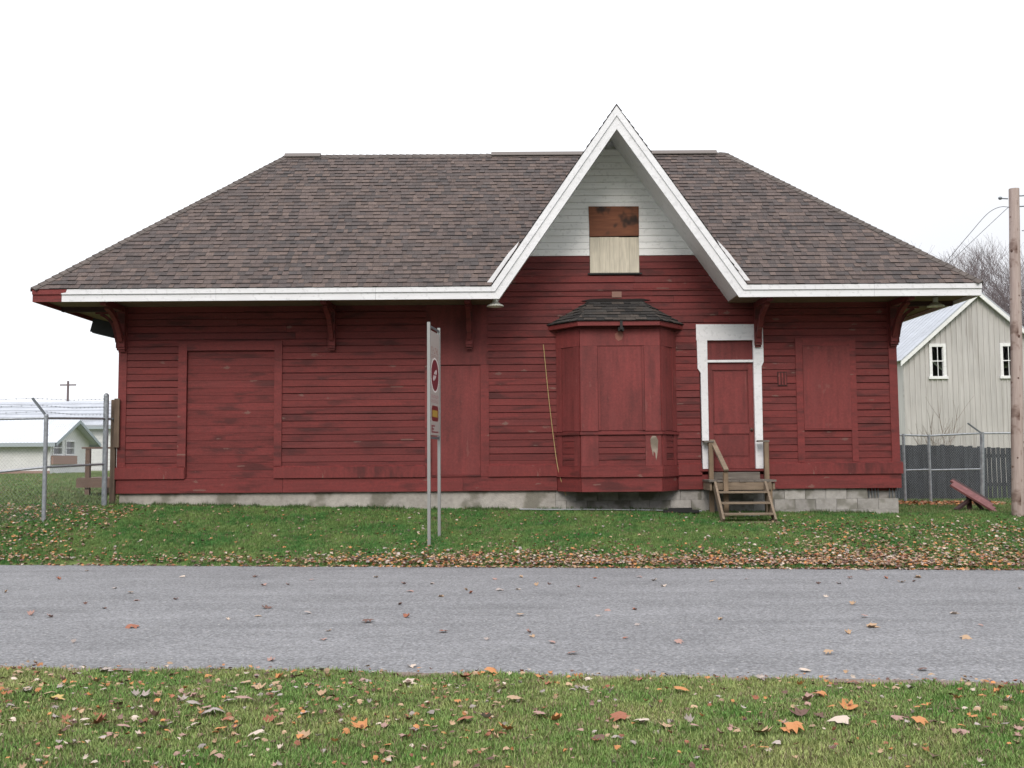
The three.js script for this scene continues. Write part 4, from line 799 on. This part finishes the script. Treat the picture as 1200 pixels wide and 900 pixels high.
const inFar = (x, z) => z < farEdge(x) - .02 + .3 * wob(x, .1) + .12 * wob(x * 4, .3) && !(z < .02 && x > -7.7 && x < 7.68) && !(z < 1.48 && z > .1 && x > 3.85 && x < 4.75 && false);
grassField('near_verge_grass', 62000, [-4.9, 4.9, 11.4, 16.2], .036, .0056, 11, .04, 1101, gcol([.105, .225, .045], [.275, .310, .110], .17), (x, z, f) => { const d = z - nearEdge(x) - .03 - .5 * wob(x * 1.3, .2) - .3 * wob(x * 4.7, .45); return d > 0 && f() < .5 + d * 1.2 && Math.abs(x) < (20 - z) * .5 + .9; });
grassField('depot_verge_grass', 62000, [-11, 11.5, 0, 6.4], .05, .007, 10, .055, 1103, gcol([.048, .160, .032], [.150, .225, .062], .07), (x, z) => inFar(x, z));
grassField('back_lawn_grass', 26000, [-34, -7.7, -34, 0], .05, .016, 10, .11, 1105, gcol([.10, .17, .055], [.16, .20, .08], .10), (x, z, f) => f() < .25 + .75 * Math.exp(z * .08) && x < -7.75);
grassField('side_yard_grass', 9000, [7.7, 15, -6.9, 0], .05, .009, 10, .08, 1107, gcol([.068, .150, .036], [.14, .18, .06], .12), () => true);
grassField('foundation_grass_tufts', 1500, [-7.7, 7.7, .0, .2], .07, .007, 9, .05, 1109, gcol([.045, .095, .022], [.07, .11, .035], .05), (x, z, f) => patch(x * .11 + .2, .3) > .42 && !(x > 3.7 && x < 5));
// ---------------------------------------------------------------- fallen leaves
function leafGeo(seed, curl, fold) { // five-lobed maple leaf, curled
  const f = rng(seed), out = [], lobes = [[-90, .12], [-50, .42], [-28, .36], [4, .74], [26, .58], [52, .86], [70, .62], [90, .98], [110, .62], [128, .86], [154, .58], [176, .74], [208, .36], [230, .42]];
  for (const [a, r] of lobes) { const k = r * .5 * lerp(.85, 1.15, f()); out.push([Math.cos(R(a)) * k, Math.sin(R(a)) * k]); }
  const P = [], lift = ([x, y]) => { const r = Math.hypot(x, y); return V(x * (1 - fold * .35), curl * r * r * 2.0 + fold * Math.abs(x) * .9 + .06 * Math.sin(x * 14 + seed) * r, -y * (1 - curl * .4)); };
  const c = lift([0, -.02]), tri = (a, b, d) => { for (const p of [a, b, d]) P.push(p.x, p.y, p.z); };
  for (let i = 0; i < out.length; i++) { const a = out[i], b = out[(i + 1) % out.length], ma = lift([a[0] * .5, a[1] * .5]), mb = lift([b[0] * .5, b[1] * .5]); tri(c, ma, mb); tri(ma, lift(a), lift(b)); tri(ma, lift(b), mb); }
  const s0 = lift([0, -.05]), s1 = V(.03, .03 + curl * .3, .52); tri(s0.clone().add(V(-.012, 0, 0)), s1, s0.clone().add(V(.012, 0, 0)));
  const g = new THREE.BufferGeometry(); g.setAttribute('position', new THREE.Float32BufferAttribute(P, 3)); g.computeVertexNormals(); g.computeBoundingBox(); g.translate(0, -g.boundingBox.min.y, 0); return g;
}
const leafGeos = [leafGeo(1, .35, .2), leafGeo(2, .6, .35), leafGeo(3, -.5, .3), leafGeo(4, .1, .5), leafGeo(5, .8, .1), leafGeo(6, -.25, -.35)];
const LC = { 'tan': [.40, .27, .17], 'orange': [.46, .20, .075], 'dark brown': [.13, .070, .055], 'pinkish brown': [.34, .21, .18], 'pale': [.52, .43, .36], 'russet': [.28, .105, .06], 'greyish': [.33, .28, .26], 'yellowish': [.45, .33, .12] };
const leafMat = {}; for (const k in LC) leafMat[k] = new THREE.MeshStandardMaterial({ color: new THREE.Color().setRGB(...LC[k]), roughness: .8, side: THREE.DoubleSide });
const leafF = rng(1300);
function oneLeaf(x, z, size, col, where, group, lift = 0) {
  const gi = Math.floor(leafF() * 6), shape = ['flat', 'curled', 'domed', 'folded', 'cupped', 'wavy'][gi], o = prep(new THREE.Mesh(leafGeos[gi], leafMat[col])); o.name = numbered('maple_leaf'); const y = (where === 'road' ? .005 : ground(x, z) + .022) + lift;
  o.position.set(x, y, z); o.scale.set(size, size * lerp(.7, 1.2, leafF()), size); o.rotation.set(lerp(-.12, .12, leafF()), leafF() * 6.283, lerp(-.12, .12, leafF()));
  const ax = x / (20 - z), side = ax < -.3 ? 'far left' : ax < -.1 ? 'left' : ax < .1 ? 'middle' : ax < .3 ? 'right' : 'far right', row = where === 'road' ? (z < 7.3 ? 'on the far side' : z < 9.8 ? 'midway across' : 'on the near side') : z < nearEdge(x) + .7 ? 'close to the road' : z < nearEdge(x) + 1.35 ? 'midway down' : 'near the bottom edge';
  o.userData = { label: where === 'road' ? `${size > .17 ? 'large ' : size < .10 ? 'small ' : ''}${shape} ${col} maple leaf on the asphalt road, ${side}, ${row}` : `${size > .14 ? 'large ' : size < .085 ? 'small ' : ''}${shape} ${col} maple leaf on the near verge, ${side}, ${row}`, category: 'leaf', group: `fallen leaves on the ${where === 'road' ? 'road' : 'near verge'}` };
  scene.add(o);
}
const pick = (list) => list[Math.floor(leafF() * list.length)];
const roadLeaves = [[-4.92, 7.07], [-4.55, 7.55], [-4.73, 8.43], [-4.37, 8.79], [-4.97, 9.23], [-4.7, 9.35], [-3.63, 10.04], [-3.84, 10.85], [-2.6, 8.88], [-2.81, 9.64], [-2.56, 9.44], [-3.13, 6.86], [-3.47, 5.93], [-2.11, 9.27], [-1.69, 10.35], [-4.26, 8.2], [-3.83, 8.12], [-4.46, 5.83], [-2.82, 6.82], [-2.59, 6.39], [-6.07, 6.02], [-6.11, 5.04], [-6.15, 7.36], [-1.91, 11.74], [-1.66, 10.79], [-1.79, 6.08], [-1.34, 6.81], [-1.0, 6.84], [-1.2, 7.6], [-0.81, 8.05], [-1.21, 8.67], [-1.38, 9.83], [-0.52, 7.5], [-0.47, 7.79], [-0.13, 7.52], [0.09, 7.47], [0.33, 7.12], [0.16, 6.22], [-0.2, 6.41], [1.11, 6.39], [0.85, 7.28], [0.49, 7.0], [-0.62, 10.49], [-0.21, 10.89], [0.18, 10.53], [0.2, 10.75], [0.35, 11.04], [0.1, 9.54], [1.02, 9.2], [1.31, 9.17], [0.87, 9.58], [1.21, 10.18], [1.02, 10.87], [0.52, 11.57], [1.44, 11.07], [1.71, 6.32], [1.85, 6.68], [1.88, 7.28], [-1.05, 9.58], [-0.77, 12.0], [2.04, 9.88], [2.59, 6.83], [3.07, 6.63], [3.56, 8.33], [3.65, 8.94], [3.83, 7.15], [4.09, 7.16], [4.41, 6.61], [4.95, 5.7], [4.86, 6.67], [4.91, 7.05], [5.07, 7.0], [5.31, 6.6], [3.48, 9.81], [3.33, 10.38], [3.02, 10.73], [2.57, 11.63], [4.43, 9.62], [4.37, 10.34], [3.96, 10.98], [3.07, 12.3], [2.16, 12.3], [6.02, 7.78]];
roadLeaves.forEach(([x, z], i) => oneLeaf(x, z, [6, 8, 31, 74].includes(i) ? .19 : lerp(.08, .15, leafF()), [8, 31, 12].includes(i) ? 'dark brown' : pick(['pinkish brown', 'pinkish brown', 'tan', 'russet', 'dark brown', 'pale', 'greyish', 'tan']), 'road'));
const bigLeaves = [[-1.61, 14.18, 'orange'], [-1.38, 14.25, 'pale'], [-1.14, 14.26, 'tan'], [-2.21, 14.07, 'pinkish brown'], [-1.21, 13.32, 'tan'], [-1.98, 13.54, 'greyish'], [-3.18, 13.17, 'greyish'], [-2.91, 13.35, 'yellowish'], [-2.99, 12.35, 'greyish'], [-2.37, 13.28, 'greyish'], [-2.12, 13.76, 'pinkish brown'], [-2.39, 13.96, 'russet'], [-1.77, 13.77, 'greyish'], [-1.69, 13.47, 'pinkish brown'], [-1.68, 13.05, 'tan'], [0.01, 13.45, 'tan'], [-0.84, 14.06, 'orange'], [-0.24, 13.96, 'russet'], [0.25, 13.96, 'orange'], [0.65, 13.95, 'russet'], [1.09, 13.19, 'orange'], [-0.14, 13.86, 'greyish'], [-0.02, 14.15, 'orange'], [0.76, 14.06, 'pale'], [0.87, 14.16, 'tan'], [0.16, 13.9, 'pinkish brown'], [-0.33, 12.66, 'russet'], [-0.16, 12.5, 'orange'], [-0.71, 12.94, 'pale'], [1.82, 13.55, 'pinkish brown'], [2.01, 13.78, 'orange'], [2.21, 13.97, 'pinkish brown'], [2.33, 14.02, 'orange'], [1.57, 14.2, 'orange'], [1.36, 14.27, 'tan'], [3.08, 13.51, 'pale'], [1.69, 13.92, 'dark brown'], [1.9, 14.05, 'pale']];
bigLeaves.forEach(([x, z, c]) => oneLeaf(x, z, lerp(.12, .19, leafF()), c, 'verge', 0, .012));
for (let n = 0; n < 175;) { const x = lerp(-4.2, 3.9, leafF()), z = lerp(12.2, 14.75, leafF()); if (z < nearEdge(x) + .1 || leafF() > (x < -.5 ? 1 : .55)) continue; oneLeaf(x, z, lerp(.06, .125, leafF()), pick(['greyish', 'greyish', 'pinkish brown', 'pinkish brown', 'tan', 'pale', 'russet', 'dark brown', 'orange']), 'verge', 0, .01); n++; }
// the litter nobody could count
function litter(name, count, area, size, dens, seed, label, cols) {
  const f = rng(seed), cs = (cols || ['tan', 'tan', 'tan', 'orange', 'orange', 'pinkish brown', 'russet', 'pale', 'dark brown', 'greyish']).map((k) => LC[k]), per = [0, 1, 2, 3].map(() => []);
  for (let k = 0, t = 0; k < count && t < count * 60; t++) { const x = lerp(area[0], area[1], f()), z = lerp(area[2], area[3], f()); if (f() > dens(x, z)) continue; per[k % 4].push([x, z]); k++; }
  const root = new THREE.Group(); root.name = name; root.userData = { kind: 'stuff', label, category: 'leaves' }; scene.add(root);
  per.forEach((list, gi) => { const o = new THREE.InstancedMesh(leafGeos[[0, 1, 2, 5][gi]], leafInst, list.length), m = new THREE.Matrix4(), q = new THREE.Quaternion(), c = new THREE.Color(); list.forEach(([x, z], i) => { const s = lerp(size[0], size[1], f()); q.setFromEuler(new THREE.Euler(lerp(-.4, .4, f()), f() * 6.283, lerp(-.4, .4, f()))); m.compose(V(x, Math.max(ground(x, z), .004) + (z > farEdge(x) && z < nearEdge(x) ? .004 : lerp(.018, .055, f())), z), q, V(s, s * lerp(.7, 1.3, f()), s)); o.setMatrixAt(i, m); const k = lerp(.65, 1.2, f()); c.setRGB(...sc3(cs[Math.floor(f() * cs.length)], k)); o.setColorAt(i, c); }); o.name = 'leaf_layer'; o.userData.kind = 'stuff'; o.castShadow = o.receiveShadow = true; root.add(o); });
}
const leafInst = new THREE.MeshStandardMaterial({ color: 0xffffff, roughness: .85, side: THREE.DoubleSide });
litter('depot_verge_leaf_litter', 15000, [-10, 11, .4, 6.2], [.045, .10], (x, z) => { const e = farEdge(x) - z; if (e < -.10) return 0; if (e < .06) return .75 * lerp(.3, 1, sstep(-6, -1.5, x)); const along = lerp(.3, 1, sstep(-6, -1.5, x)) * (.55 + .9 * (patch(x * .05, z * .05) - .25)) * lerp(1, .55, sstep(4.5, 7, x)); const bw = lerp(.22, .55, sstep(-4, 0, x)) + .55 * sstep(2, 7, x); const band = Math.exp(-Math.pow(Math.max(0, e - .05) / bw, 1.3)) * along; return band + .012 + (x < -6.8 ? .12 * sstep(2.2, 1.4, Math.abs(z - 2.4)) : 0) + (x > 4.5 ? .07 * sstep(.8, 2.4, z) : 0); }, 1401, 'band of dry fallen leaves between the grass and the far road edge');
litter('fence_leaf_drift', 900, [8.0, 11.6, -4.9, -3.2], [.08, .15], (x, z) => Math.exp(-(z + 4.9) * 1.6), 1403, 'drift of orange-brown leaves against the right chain-link fence', ['orange', 'russet', 'russet', 'tan', 'orange']);
litter('near_verge_leaf_litter', 2300, [-4.6, 4.6, 12, 15.4], [.03, .07], (x, z) => { const e = z - nearEdge(x); return e < -.14 ? 0 : e < .2 ? 1 : x < 0 ? .8 : .42; }, 1405, 'small broken leaf bits scattered in the near grass');

renderer.render(scene, camera);
